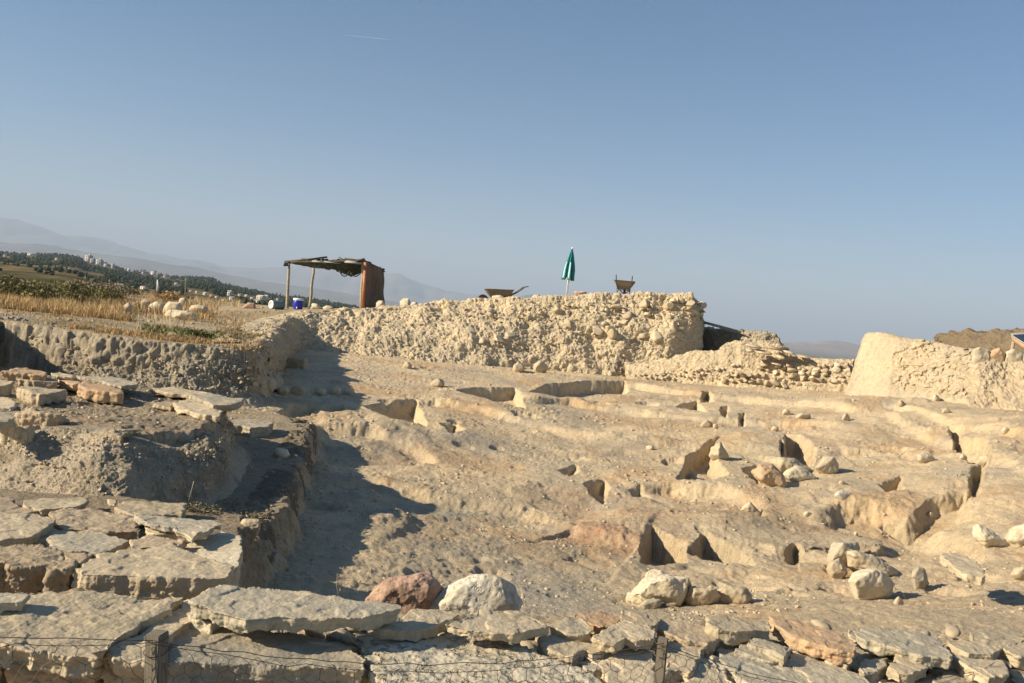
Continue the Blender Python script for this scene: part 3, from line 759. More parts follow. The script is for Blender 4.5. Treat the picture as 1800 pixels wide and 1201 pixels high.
for t, a0, a1, sz in ((.18, .86, 1.0, .085), (.30, .70, .99, .10), (.42, .62, .99, .10), (.54, .60, .98, .095), (.66, .46, .80, .075), (.76, .44, .74, .085), (.86, .68, .9, .07), (.48, .18, .52, .055), (.6, .05, .5, .05), (.7, .1, .45, .05)):
    s = a0
    while s < a1:
        i = int(s * (mlen - 1)); p = LWA[i, :3] * (1 - t) + LWA[i, 3:] * t; w = sz * rs.uniform(.55, 1.3)
        V, F = chip(rs, (w * rs.uniform(.9, 1.4), w, w * rs.uniform(.7, .95)), res=3, planes=14, lo=.5, hi=.85)
        cob.append((w, V + p + np.array([0, -.045, rs.uniform(-.035, .035)]), F)); s += 2.25 * w / 7.3 * rs.uniform(.95, 1.5 if sz > .06 else 2.6)
for px, py, w, h in ((1325,609,.42,.05),(1360,612,.36,.05),(1340,619,.5,.06),(1385,620,.30,.05),(1412,627,.34,.035),(1372,628,.2,.05),(1318,616,.2,.06),(1300,655,.2,.03),(1365,640,.25,.03)):
    p = at_d(px, py, 21.5); V, F = chip(rs, (w * .55, .2, h), res=3, planes=8, lo=.75, hi=1, R=np.array(Euler((.1, .10, rs.uniform(-.2, .2))).to_matrix())); cob.append((w, V + p, F))
cob.sort(key=lambda q: -q[0])
for w, V, F in cob[:100]:
    o = mesh_np("wall_stone", V, F, M[['pale', 'sand', 'sand', 'tan', 'tan', 'brown'][rs.randint(6)]], lw, False, (0, 0, 0)); o.matrix_parent_inverse = Matrix.Translation(-Vector(lw.location))
mb = MB()
for w, V, F in cob[100:]: mb.add(V, F)
if mb.n:
    o = mb.build("small_stones", M['sand'], lw, False, origin=(0, 0, 0)); o.matrix_parent_inverse = Matrix.Translation(-Vector(lw.location)); o["kind"] = "stuff"

# mud brick wall at the right
def brickcol(F, S, c):
    # unplastered courses weathered browner than the smooth left end
    x0, x1 = at_d(1560, 640, 17.6)[0], at_d(1690, 640, 17.6)[0]
    t = smooth((F[:, 0] - x0) / .3) * smooth((x1 - F[:, 0]) / .4) * smooth(fbm3(F, 2, 3) + .6)
    return lerp3(c, (.54, .43, .28), t * .7)
mw, MWA = face("mud_brick_wall", [(1516,592,19.6,1487,690,19.4),(1520,584,19.1,1492,697,18.8),(1542,583,18.7,1515,703,18.2),(1563,588,18.3,1544,706,17.7),(1576,592,18.1,1558,706,17.45),(1613,596,17.8,1610,705,17.1),(1653,603,17.5,1652,706,16.7),(1690,611,17.2,1692,707,16.4),(1722,614,17.0,1728,709,16.1),(1745,636,17.2,1765,715,16.3),(1775,660,17.6,1800,725,16.8)],
               M['wallearth'], (.56, .465, .32), cap=.55, nr=170, spacing=.011, big=.015, lumps=((5, .012),), rough=.008, colf=brickcol, round_=.07, capdrop=.35)
me = mw.data; n_ = len(me.vertices); co = np.empty(n_ * 3, np.float32); me.vertices.foreach_get("co", co); co = co.reshape(-1, 3)
W = co + np.array(mw.location)
x0, x1 = at_d(1566, 640, 17.6)[0], at_d(1735, 640, 17.3)[0]
msk = 1.15 * smooth((W[:, 0] - x0) / .12) * smooth((x1 - W[:, 0]) / .4) * smooth((W[:, 2] + .95) / .25) * smooth((18.05 - W[:, 1]) / .25)
crs = np.abs(((W[:, 2] * 7.5 + .6 * perlin3(W[:, 0] * 2.5, W[:, 1], W[:, 2] * 2)) % 1) - .5) * 2 * smooth(.5 + 1.4 * perlin3(W[:, 0] * 3, W[:, 1], W[:, 2] * 5))
dd = (.03 * smooth((crs - .5) / .4) + .07 * np.maximum(fbm3(W, 4, 5, .7), 0) + .06 * (worley3(W[:, 0] * 4, W[:, 1] * 5, W[:, 2] * 11) - .4) + .03 * (worley3(W[:, 0] * 12, W[:, 1] * 9, W[:, 2] * 26) - .4)) * msk
co[:, 1] += dd; me.vertices.foreach_set("co", co.ravel()); me.update()
tag(mw, "smooth pale mud brick wall with weathered courses and a rounded left end", "mud wall")
rw, _ = face("mud_wall", [(1700,668,16.6,1700,712,16.0),(1722,640,16.7,1722,714,15.95),(1742,630,16.8,1744,717,15.9),(1770,634,16.9,1772,722,15.7),(1800,640,16.7,1805,730,15.4),(1880,655,17.4,1890,745,16),(2050,660,17,2060,780,15)],
              M['wallearth'], (.57, .46, .31), cap=1.5, nr=110, spacing=.014, big=.08, lumps=((4, .05), (13, .025)), rough=.025)
tag(rw, "sloping pale mud wall stump at the right edge below the row of blocks", "mud wall")
# shaded baulk behind the gap, with the plank across it
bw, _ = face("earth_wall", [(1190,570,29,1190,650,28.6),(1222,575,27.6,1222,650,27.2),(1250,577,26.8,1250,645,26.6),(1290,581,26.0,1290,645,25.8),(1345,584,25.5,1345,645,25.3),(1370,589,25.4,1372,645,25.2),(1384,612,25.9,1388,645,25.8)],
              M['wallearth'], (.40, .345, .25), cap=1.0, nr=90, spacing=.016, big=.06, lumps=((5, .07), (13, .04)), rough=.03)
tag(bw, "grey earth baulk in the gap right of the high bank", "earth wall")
mb = MB()
a, b = at_d(1222, 563, 26.2), at_d(1300, 584, 25.6)
dr = Vector(b - a).normalized(); Rm = np.array(dr.to_track_quat('X', 'Z').to_matrix())
mb.box((a + b) / 2, (np.linalg.norm(b - a) * 1.05, .22, .07), Rm); mb.box((a + b) / 2 + np.array([0, .1, .045]), (np.linalg.norm(b - a) * .98, .10, .02), Rm)
M['plank'] = plain_mat("weathered_plank", (.27, .25, .17), .85, var=.3, scale=9, col2=(.34, .29, .2))
tag(mb.build("plank", M['plank']), "long weathered plank leaning from the high bank onto the earth baulk", "plank")
# ------------------------------------------------------------------ loose stones: slabs and boulders
_dg = None
def densify(name, bm, voxel, sm=3):
    """voxel-remeshed, slightly worn copy of a bmesh as numpy arrays"""
    me = bpy.data.meshes.new("tmp"); bm.to_mesh(me); bm.free()
    o = bpy.data.objects.new("tmp", me); COL.objects.link(o)
    r = o.modifiers.new("r", 'REMESH'); r.mode = 'VOXEL'; r.voxel_size = voxel; r.use_smooth_shade = True
    s = o.modifiers.new("s", 'SMOOTH'); s.factor = .5; s.iterations = sm
    dg = bpy.context.evaluated_depsgraph_get(); dg.update()
    ev = o.evaluated_get(dg); m = ev.to_mesh()
    V = np.empty(len(m.vertices) * 3, np.float32); m.vertices.foreach_get("co", V); V = V.reshape(-1, 3)
    Nn = np.empty(len(m.vertices) * 3, np.float32); m.vertices.foreach_get("normal", Nn); Nn = Nn.reshape(-1, 3)
    li = np.empty(len(m.loops), np.int32); m.loops.foreach_get("vertex_index", li)
    lt = np.empty(len(m.polygons), np.int32); m.polygons.foreach_get("loop_total", lt)
    F = []
    st = np.concatenate([[0], np.cumsum(lt)[:-1]])
    for k in (3, 4):
        s_ = st[lt == k]
        if len(s_): F.append(li[s_[:, None] + np.arange(k)])
    ev.to_mesh_clear(); bpy.data.objects.remove(o); bpy.data.meshes.remove(me)
    return V, Nn, F
SEED = [0]
def wear(V, Nn, size, rough=1.0, strata=1.0, off=0.0):
    top = smooth((Nn[:, 2] - .6) / .3)
    k = (1 - .55 * top) * rough
    d = k * (size * .030 * fbm3(V, 2.4 / max(size, .05) * .9, 3, .55, off) + .0055 * fbm3(V, 26, 3, .6, off) + .0022 * fbm3(V, 90, 2, .6, off))
    side = 1 - np.abs(Nn[:, 2])
    d = d + strata * side * (.006 * perlin3(V[:, 0] * 5, V[:, 1] * 5, V[:, 2] * 75 + off) + .012 * perlin3(V[:, 0] * 9 + off, V[:, 1] * 9, V[:, 2] * 22))
    # spalled layers on the top: shallow terraces
    if strata > 0:
        q = perlin3(V[:, 0] * 3.1 + off, V[:, 1] * 4.5, V[:, 2] * 0 + off) + .25 * perlin3(V[:, 0] * 14 + off, V[:, 1] * 14, V[:, 2] * 0)
        d = d - min(strata, 1.5) * top * (.0055 * smooth((q - .12) / .07) + .004 * smooth((q + .30) / -.05 + .5))
    return V + Nn * d[:, None]
def slab(label, pts, z, th, mat='grey', rough=1.0, bx=0.0, by=0.0, tilt_in=.0, cat="flagstone", name="flagstone", inset=.05, group=None, strata=1.0, fw=None):
    """flat stone whose top outline is seen at pts when lying on plane z + bx*x + by*y"""
    SEED[0] += 1; rs = np.random.RandomState(SEED[0]); rnd = random.Random(SEED[0])
    if fw is not None: z, bx = -1.26 + fw, -.055 + bx
    P = np.array([at_z(px, py, z, bx, by) for px, py in pts])
    # broken outline
    Q = []; n = len(P); per = sum(np.linalg.norm(P[i] - P[(i + 1) % n]) for i in range(n))
    for i in range(n):
        a, b = P[i], P[(i + 1) % n]; L = np.linalg.norm(b - a); m = max(1, int(L / max(.03, per / 60)))
        nrm = np.array([b[1] - a[1], a[0] - b[0], 0]) / (L + 1e-9)
        for j in range(m):
            t = j / m; w = 0 if j == 0 else rs.normal() * min(.008, per * .006) * rough
            Q.append(a * (1 - t) + b * t + nrm * w)
    Q = np.array(Q); c = Q.mean(0)
    bm = bmesh.new()
    top = [bm.verts.new(q) for q in Q]
    bot = []
    for q in Q:
        v = c + (q - c) * (1 - inset * (1 + .4 * rs.normal())); bot.append(bm.verts.new((v[0], v[1], q[2] - th * (1 + .12 * rs.normal()))))
    bm.faces.new(top); bm.faces.new(bot[::-1]); k = len(Q)
    for i in range(k): bm.faces.new((top[i], bot[i], bot[(i + 1) % k], top[(i + 1) % k]))
    bmesh.ops.recalc_face_normals(bm, faces=bm.faces[:])
    bmesh.ops.triangulate(bm, faces=bm.faces[:])
    size = max(np.ptp(Q[:, 0]), np.ptp(Q[:, 1]))
    vox = max(c[1] * .0012, size / 190, th / 14 if th < .04 else 0)
    V, Nn, F = densify(name, bm, vox, 1)
    V = wear(V, Nn, min(size, .5), rough, strata, SEED[0] * 3.7)
    o = mesh_np(name, V, F, M[mat]); tag(o, label, cat, group); return o
def rock(label, pts, mat='sand', depth=1.0, d=None, rough=1.0, cat="stone", name="stone", group=None, sink=.02, jit=.20, base=None, dz=0.0, blocky=False):
    """boulder whose silhouette is pts; stands on the ground where its lowest outline point is seen"""
    SEED[0] += 1; rs = np.random.RandomState(SEED[0] + 500)
    P = np.array(pts, float); lo = P[P[:, 1].argmax()]
    if d is None:
        h = ground_hit(lo[0], lo[1]); d0 = h[1] if h is not None else 10.
    else: d0 = d
    wpx, hpx = np.ptp(P[:, 0]), np.ptp(P[:, 1])
    w = wpx / FPX * d0; hh = hpx / FPX * d0; t = min(w, max(hh * 1.2, w * .6)) * .5 * depth
    dc = d0 + t * .55
    pts3 = []
    c = P.mean(0)
    for q in P: pts3.append(at_d(q[0], q[1], dc))
    for s, off in (((.97, -.75), (.88, -.9), (.97, .75), (.8, 1.0)) if blocky else ((.93, -.5), (.62, -.92), (.9, .6), (.6, 1.0))):
        for q in P:
            e = c + (q - c) * s * (1 + jit * rs.normal()); pts3.append(at_d(e[0], e[1], dc + off * t * (1 + jit * rs.normal())))
    pts3 = np.array(pts3)
    gz = min(ground_z(pts3[:, 0].mean(), dc), pts3[:, 2].min()) if base is None else base
    low = pts3[pts3[:, 2] < np.quantile(pts3[:, 2], .35)].copy(); low[:, 2] = gz - sink; cen = pts3.mean(0)
    low[:, :2] = cen[:2] + (low[:, :2] - cen[:2]) * (.95 if blocky else .62)
    pts3 = np.concatenate([pts3, low]); pts3[:, 2] += dz
    bm = bmesh.new()
    vs = [bm.verts.new(p) for p in pts3]
    r = bmesh.ops.convex_hull(bm, input=vs)
    bmesh.ops.delete(bm, geom=[v for v in bm.verts if not v.link_faces], context='VERTS')
    bmesh.ops.recalc_face_normals(bm, faces=bm.faces[:])
    size = max(w, hh)
    V, Nn, F = densify(name, bm, max(dc * .0013, size / 90), 1)
    V = V + Nn * (rough * (size * .045 * fbm3(V, 2.2 / size, 3, .55, SEED[0]) + size * .02 * fbm3(V, 9 / size, 3, .6, SEED[0]) + .002 * fbm3(V, 80, 2, .6)))[:, None]
    o = mesh_np(name, V, F, M[mat]); tag(o, label, cat, group); return o

# --- flagstone platform on the left spur
PZ = -1.36
slab("long thick block with a sunlit front face, below the pale upright stone", [(129,999),(187,973),(228,962),(310,961),(365,981),(413,995),(398,1014),(370,1016),(290,1013),(205,1011),(140,1008)], -1.30, .15, 'sand', inset=.01)
slab("pale tilted slab rising beside the right end of the long thick block", [(316,960),(351,947),(389,933),(424,941),(426,965),(414,998),(389,995),(362,984),(327,970)], -1.20, .17, 'pale', bx=.12, strata=.4)
slab("bulky rough block at the left edge beside the long thick block", [(-60,964),(60,961),(105,972),(130,990),(122,1000),(60,996),(-60,990)], -1.30, .13, 'brown', rough=2.0)
slab("grey slab behind the long thick block, left of the layered stone", [(79,946),(96,938),(175,935),(228,949),(202,964),(172,973),(164,970),(88,964)], PZ, .05)
slab("dark thin slab wedged left of the long thick block", [(100,966),(164,972),(142,990),(122,984)], -1.37, .05, 'brown')
slab("large smooth grey flagstone at the left edge of the platform", [(-40,905),(58,903),(102,911),(86,926),(58,943),(-40,954)], -1.34, .05, 'tan')
slab("weathered flagstone cut by the left edge at the foot of the mound", [(-40,866),(18,872),(35,889),(67,898),(29,905),(-40,905)], -1.40, .05, 'brown')
slab("narrow tan slab with a dark lower edge at the foot of the lumpy mound", [(38,879),(155,873),(152,882),(134,891),(73,897),(44,888)], -1.39, .04, 'tan')
slab("rough dark flagstone in the middle of the platform", [(84,903),(120,897),(164,896),(228,906),(248,917),(246,935),(164,936),(102,926)], -1.385, .05, 'brown', rough=1.8)
slab("tiny slab at the foot of the mound above the grey flagstone", [(187,876),(207,879),(202,888),(193,886)], -1.40, .02, 'tan')
slab("flat tan slab with a square right end at the back of the platform", [(199,891),(216,879),(330,884),(321,905),(234,904)], -1.37, .06, 'tan')
slab("long slab with a curved bright lower edge pointing at the pale upright stone", [(234,905),(300,908),(380,914),(392,922),(345,940),(339,947),(310,926),(263,920)], -1.31, .035, 'grey')
slab("small wedge of stone under the slab with the curved bright edge", [(254,923),(292,926),(313,938),(269,941)], -1.36, .04, 'tan')
slab("finely layered stone behind the long thick block", [(231,948),(263,940),(330,947),(312,961),(228,963)], -1.34, .05, 'brown', strata=2.5)
slab("broken sliver of slab near the left edge of the platform", [(60,946),(88,925),(104,932),(140,936),(100,940),(72,952)], -1.385, .03, 'grey')
rock("tan pointed rock on the ledge edge right of the platform", [(418,925),(430,912),(455,913),(458,925),(450,946),(441,950),(428,938)], 'tan', d=4.95)
# --- slabs and blocks on top of the mound
slab("orange sunlit stone at the top of the pile by the left edge", [(5,653),(30,646),(52,646),(84,655),(82,660),(40,657)], -1.06, .08, 'orange', bx=0, rough=1.5)
slab("dark slanting slab between the orange stone and the square block", [(27,659),(52,656),(101,666),(101,671),(60,669),(30,665)], -1.11, .09, 'brown')
slab("square block with a sunlit left face on the mound", [(28,681),(50,678),(100,684),(118,684),(102,690),(69,694)], -1.13, .11, 'tan', inset=.02)
slab("tan block cut by the left edge beside the square block", [(-40,668),(10,669),(25,671),(12,677),(-40,677)], -1.13, .12, 'tan')
slab("yellowish flat stone lying below the block at the left edge", [(-40,700),(15,698),(30,706),(20,718),(-40,716)], -1.22, .06, 'sand')
slab("small orange stone between the dark slab and the long orange block", [(100,664),(120,662),(144,670),(140,675),(128,676),(108,670)], -1.14, .08, 'orange')
slab("long orange block with a bright front face on the mound", [(137,676),(146,670),(200,679),(214,684),(219,691),(208,691),(150,684)], -1.12, .11, 'orange', inset=.02)
slab("broad flat grey slab behind the long orange block", [(134,661),(200,662),(244,671),(243,676),(213,678),(170,668)], -1.10, .05, 'grey')
slab("thin stone behind the small orange stone at the mound crest", [(92,656),(104,654),(130,660),(128,663),(100,661)], -1.10, .04, 'tan')
slab("lit edge slab sloping to the tip of the mound", [(262,684),(300,680),(345,686),(385,694),(408,700),(372,706),(333,694),(300,690)], -1.17, .05, 'tan')
slab("flat slab with an overhanging dark tip at the right end of the mound", [(333,693),(370,690),(405,698),(428,700),(425,706),(405,712),(375,712)], -1.13, .06, 'grey')
slab("pale slab jutting over the corner of the mound", [(305,708),(330,702),(368,711),(392,722),(384,732),(350,727),(312,716)], -1.17, .06, 'sand')
slab("dark flat stone half buried near the lit edge slab", [(268,710),(290,704),(310,708),(300,717)], -1.2, .04, 'brown')
rock("rough stone slab lying at the left above the lumpy mound front", [(28,727),(60,722),(100,729),(106,740),(100,748),(60,746),(32,742)], 'brown', d=6.4, rough=1.6)
slab("dark stone at the left edge above a clutch of pale chips", [(-40,722),(20,727),(28,733),(12,741),(-40,744)], -1.14, .06, 'grey')
for i, (x, y) in enumerate(((22,748),(34,756),(44,762),(30,764),(18,758),(54,754),(8,752))):
    rock("pale chip in the clutch of chips left on the mound", [(x-7,y),(x-4,y-5),(x+4,y-6),(x+8,y-1),(x+5,y+3),(x-4,y+3)], 'pale', d=6.1, group="pale chips on the mound")
slab("shaded upright block on the ledge behind the mound corner", [(393,742),(430,736),(470,738),(482,742),(470,750),(440,752),(425,748),(400,746)], -1.60, .16, 'grey')
rock("bright stone on the shaded ledge of the spur", [(478,796),(486,788),(505,790),(510,800),(500,806),(484,804)], 'pale', depth=1.2)
rock("shadowed square block at the foot of the bank corner", [(493,652),(497,629),(540,628),(541,655),(520,658)], 'brown', d=17.2)
rock("yellow stone at the corner of the left earth face", [(464,680),(468,664),(480,664),(487,673),(482,686),(470,686)], 'sand', d=12.6)
for px, w, h, m_, lb in ((405,26,14,'sand','sunlit stone at the left end of the row on the back floor'),(428,18,10,'tan','low stone beside the left end of the back row'),(498,22,12,'sand','pale squared stone in the back row below the shadowed block'),(523,24,12,'brown','dull stone in the back row, second right of the corner stone'),(563,24,10,'tan','flattish stone in the back row near its middle'),(590,20,11,'pale','pale stone with a dark right side in the back row'),(614,20,10,'sand','rounded stone closing the right end of the back row')):
    y = 694 if px < 450 else 692
    rock(lb, [(px-w/2,y-2),(px-w*.4,y-h*.8),(px-w*.1,y-h),(px+w*.35,y-h*.85),(px+w/2,y-h*.3),(px+w*.4,y),(px-w*.3,y+1)], m_)
rock("lone angular stone on the back floor before the bank", [(756,676),(762,668),(770,664),(778,670),(782,677),(768,680)], 'sand')
for px, py, w, h, lb in ((1005,652,16,12,'small stone at the foot of the bank near its dark niche'),(912,652,22,16,'pale stone at the foot of the bank, left of a dark one'),(950,652,26,18,'dark sided stone at the foot of the bank below the wheelbarrow'),(716,645,14,10,'small stone under the dark hole in the bank'),(1240,668,14,9,'small stone lodged under the cobble wall')):
    rock(lb, [(px-w/2,py),(px-w*.4,py-h*.6),(px-w*.05,py-h),(px+w*.4,py-h*.6),(px+w/2,py-2),(px,py+3)], 'sand')
# --- stones lying about the dig
rock("big pale boulder with a long shadow, lower right", [(1489,1022),(1500,1008),(1520,999),(1538,998),(1556,1010),(1564,1026),(1562,1042),(1545,1052),(1523,1055),(1502,1042)], 'pale', rough=.7)
rock("elongated stone lying behind the big pale boulder", [(1495,984),(1497,974),(1506,969),(1533,977),(1560,992),(1577,1003),(1578,1013),(1560,1016),(1525,1004),(1500,996)], 'sand', depth=1.2, rough=.7, d=7.25)
rock("upright split stone with a grey right side, left of the elongated stone", [(1452,990),(1458,966),(1468,956),(1483,951),(1507,953),(1508,966),(1496,985),(1478,992),(1466,998)], 'grey', d=7.6)
rock("cracked pale stone at the foot of the upright split stone", [(1453,1000),(1458,986),(1475,982),(1488,995),(1490,1008),(1474,1019),(1460,1014)], 'sand', d=7.15)
rock("small round grey stone right of the big pale boulder", [(1601,1014),(1604,1003),(1612,997),(1624,999),(1630,1010),(1630,1025),(1618,1034),(1607,1028)], 'grey')
slab("flat slab leaning at an angle right of the dig, casting a shadow", [(1653,970),(1680,971),(1702,977),(1730,1002),(1728,1015),(1700,1010),(1677,998)], -1.80, .06, 'tan', by=.05)
rock("long pale stone at the right edge of the dig", [(1710,940),(1714,928),(1724,925),(1745,936),(1764,950),(1768,958),(1750,961),(1728,953)], 'pale')
rock("pale stone cut off by the right edge, beside the long pale stone", [(1768,948),(1776,932),(1800,925),(1830,930),(1830,955),(1790,955)], 'pale')
rock("buff stone at the right edge below the flat leaning slab", [(1775,1012),(1782,1000),(1800,994),(1830,1000),(1830,1020),(1790,1022)], 'sand')
rock("large pale boulder in front of the pit rims, lower centre", [(1112,1045),(1118,1032),(1138,1018),(1168,1014),(1205,1018),(1217,1030),(1212,1052),(1204,1066),(1160,1060),(1125,1050)], 'pale', depth=1.1)
rock("bright lump resting behind the large pale boulder", [(1132,1024),(1137,1006),(1146,1001),(1162,1006),(1184,1014),(1180,1026),(1150,1030)], 'pale', d=6.75, base=-2.2)
rock("pointed stone with a scooped top, right of the large pale boulder", [(1204,1055),(1208,1040),(1214,1031),(1225,1040),(1240,1042),(1256,1036),(1263,1048),(1260,1064),(1222,1068),(1206,1066)], 'sand', d=5.95)
rock("blocky stone with vertical grooves at the end of the lower centre group", [(1262,1040),(1275,1034),(1312,1033),(1320,1046),(1322,1060),(1285,1064),(1264,1063)], 'tan', d=6.0)
rock("small angular stone left of the large pale boulder", [(1099,1054),(1104,1042),(1112,1041),(1124,1052),(1120,1058),(1106,1059)], 'sand')
rock("grey half buried stone before the large pale boulder", [(1127,1064),(1136,1054),(1150,1051),(1160,1056),(1161,1066),(1144,1070)], 'grey')
rock("large reddish leaning slab between two pits, right of centre", [(1322,830),(1338,815),(1358,819),(1376,834),(1385,850),(1385,858),(1348,850),(1330,843)], 'orange', depth=.7)
rock("tilted pale slab behind the reddish leaning slab", [(1350,812),(1370,804),(1396,808),(1420,824),(1418,832),(1390,828),(1368,824)], 'tan', depth=.8, d=10.9)
rock("rounded pale stone right of the reddish leaning slab", [(1376,838),(1382,826),(1400,820),(1418,828),(1430,840),(1408,846),(1388,845)], 'pale', d=10.5)
rock("upright stone on a pedestal of earth with a dark right side", [(1434,822),(1440,812),(1448,803),(1466,804),(1474,814),(1474,830),(1458,833),(1440,830)], 'sand')
rock("pointed stone beside the crescent pit", [(1246,800),(1252,788),(1266,776),(1274,788),(1281,802),(1262,806)], 'sand')
rock("thin standing stone near the low riser, right of centre", [(1301,896),(1310,886),(1318,881),(1330,893),(1340,904),(1320,903)], 'sand', depth=.7)
rock("pale rounded stone on the right terrace", [(1613,808),(1614,800),(1624,795),(1638,801),(1641,808),(1628,813)], 'pale')
rock("small dark sided stone at the end of the right trench", [(1720,812),(1722,802),(1735,799),(1742,806),(1741,816),(1730,818)], 'sand')
rock("white block at the lip of the long bright riser", [(1467,872),(1470,865),(1480,863),(1497,867),(1497,876),(1480,879)], 'white', rough=.4)
for px, py, w, h, lb in ((1362,757,14,8,'cobble on the terrace left of the double pit'),(1243,750,22,12,'pale lump above the middle riser'),(1258,752,10,8,'dark sided lump next to the pale lump above the middle riser'),
        (1382,728,14,10,'round cobble stuck in the upper riser'),(1412,735,26,10,'long cobble stuck in the upper riser'),(1487,738,14,12,'cobble in the riser under the mud brick wall'),
        (1645,704,14,12,'dark sided stone at the foot of the mud brick wall'),(1680,704,26,12,'pale stone at the foot of the mud brick wall'),(1584,712,12,8,'small dark stone below the mud brick wall face'),(1664,725,16,8,'flat dark stone on the slope right of the mud brick wall'),
        (1768,760,16,10,'dark stone on the terrace at the right edge'),(1143,790,16,8,'small cobble in the middle of the dig'),(1480,850,12,6,'small stone below the upright stone on its pedestal'),(1420,905,16,6,'flat chip in the hollow right of centre'),
        (1693,806,14,8,'chip beside the right trench'),(1710,1063,8,5,'tiny pebble on the bare ground behind the right flagstones'),(1580,1060,16,11,'small pale pebble in front of the big pale boulder'),(1588,1050,8,6,'tiny chip by the small pale pebble'),
        (1505,940,8,6,'pebble on the slope above the upright split stone'),(1250,1035,10,5,'flat pebble behind the lower centre group'),(1403,1067,12,4,'white flake on the bare ground'),(1636,905,10,6,'chip near the long bright riser')):
    rock(lb, [(px-w/2,py),(px-w*.4,py-h*.6),(px-w*.05,py-h),(px+w*.4,py-h*.6),(px+w/2,py-1),(px,py+2)], 'sand')
# blocks on the right wall
for i, (pts, m_, lb) in enumerate((([(1708,636),(1712,616),(1722,611),(1738,614),(1742,628),(1730,640)],'pale','whitish block at the left end of the row on the right wall'),([(1732,638),(1742,617),(1756,614),(1766,622),(1764,642),(1748,646)],'orange','large buff block second in the row on the right wall'),
        ([(1764,640),(1768,618),(1782,614),(1798,622),(1795,640),(1780,645)],'pale','white block third in the row on the right wall'),([(1792,650),(1798,628),(1815,618),(1840,622),(1842,650),(1815,656)],'sand','tan block at the right edge on the right wall'))):
    rock(lb, pts, m_, d=16.9, blocky=True, depth=.7, jit=.10, base=at_d(1750, 644, 17.0)[2])
# old ground rocks, left
for pts, m_, lb in (([(212,548),(218,538),(226,533),(234,540),(233,548),(222,550)],'sand','small tan rock at the left end of the rock pile on the plateau'),
        ([(228,540),(232,532),(240,531),(240,540)],'sand','tan rock set back in the left end of the rock pile'),([(246,543),(248,530),(256,525),(263,530),(262,542)],'brown','rounded brown rock in the rock pile on the plateau'),
        ([(259,548),(262,536),(276,530),(288,534),(288,546),(272,549)],'pale','pale pitted rock in the middle of the rock pile'),([(285,552),(290,538),(297,530),(316,532),(322,544),(310,550)],'sand','large grey topped rock in the rock pile'),
        ([(313,536),(316,525),(325,523),(331,530),(328,538)],'pale','pale rock at the top of the rock pile'),([(330,546),(336,537),(350,536),(363,540),(366,547),(348,550)],'sand','low wide rock at the right end of the rock pile'),
        ([(291,554),(305,548),(330,546),(345,553),(344,560),(320,562),(300,558)],'pale','flat pale rock in front of the rock pile'),([(240,548),(244,543),(252,544),(252,549)],'tan','little rock in front of the rock pile'),
        ([(138,516),(145,510),(158,512),(156,518)],'pale','pale flat rock among the shrubs'),([(160,524),(166,516),(174,520),(173,526)],'sand','tan rock right of the shrubs'),
        ([(424,542),(436,532),(448,533),(450,543)],'red','reddish rock near the large white pipe end')):
    rock(lb, pts, m_, rough=.8)
for px, py, w, h, d_, lb in ((553,544,24,11,30,'white topped rock right of the leaning canopy pole'),(576,544,22,7,30,'low pale rock beside the white topped rock'),(669,540,17,12,27,'rounded rock leaning on the brown panel of the shelter'),
        (712,539,19,14,26,'pale round rock on the bank crest right of the shelter'),(728,539,14,9,26.4,'smaller rock beside the pale round rock on the bank crest'),(874,524,20,5,25.2,'pale rock under the first wheelbarrow'),
        (943,525,18,8,25.2,'pale block on the bank crest between the wheelbarrow and the parasol')):
    rock(lb, [(px-w/2,py),(px-w*.42,py-h*.6),(px-w*.1,py-h),(px+w*.3,py-h*.9),(px+w/2,py-h*.3),(px+w*.4,py+2),(px-w*.3,py+2)], 'pale', d=d_)

# --- the dry stone wall in front
slab("huge flat slab at the lower left edge, behind the fence", [(-120,1062),(50,1038),(200,1040),(322,1050),(275,1082),(215,1115),(170,1158),(100,1149),(0,1132),(-120,1124)], 0, .07, 'tan', fw=.04, rough=1.3)
slab("small thin slab on the back of the huge flat slab", [(-30,1046),(0,1042),(50,1046),(40,1058),(-10,1062)], 0, .03, 'grey', fw=.075)
slab("slab half hidden by the left fence stake", [(193,1142),(225,1122),(257,1108),(330,1056),(352,1078),(312,1108),(290,1120),(262,1166),(200,1160)], 0, .06, 'tan', fw=.02)
slab("smooth curved slab spanning the wall beside the red rock", [(328,1054),(352,1044),(385,1029),(470,1036),(563,1045),(640,1056),(706,1064),(709,1069),(672,1079),(636,1086),(557,1086),(520,1088),(487,1084),(431,1091),(417,1086),(402,1082),(358,1065)], 0, .055, 'grey', fw=.10)
slab("pale stone propping the left end of the smooth curved slab", [(332,1086),(338,1068),(370,1072),(400,1082),(372,1097)], 0, .06, 'pale', fw=.03, strata=.3)
slab("large grey slab under the smooth curved slab, right of the stake", [(300,1122),(332,1092),(370,1098),(440,1104),(505,1113),(560,1120),(618,1136),(642,1158),(640,1176),(560,1173),(400,1166),(300,1163)], 0, .13, 'grey', fw=-.005)
rock("small angular stone lying on the large grey slab", [(536,1116),(538,1106),(550,1103),(562,1106),(570,1120),(558,1124)], 'tan', d=2.98, base=-1.27)
rock("rounded grey stone under the right end of the smooth curved slab", [(568,1130),(574,1116),(590,1110),(612,1118),(624,1132),(600,1138)], 'grey', d=3.0, base=-1.36)
slab("big pitted pale slab in the middle of the wall front", [(624,1114),(655,1105),(700,1110),(747,1110),(782,1104),(840,1116),(889,1128),(964,1156),(1010,1170),(1060,1196),(1070,1260),(680,1262),(668,1190),(649,1163),(633,1139)], 0, .12, 'porous', fw=-.02, rough=2.0, strata=.4)
slab("stone stepping over the big pitted slab, left of the oblong slab", [(655,1101),(685,1096),(707,1088),(724,1070),(784,1070),(809,1080),(775,1094),(747,1106),(700,1111)], 0, .045, 'sand', fw=.03)
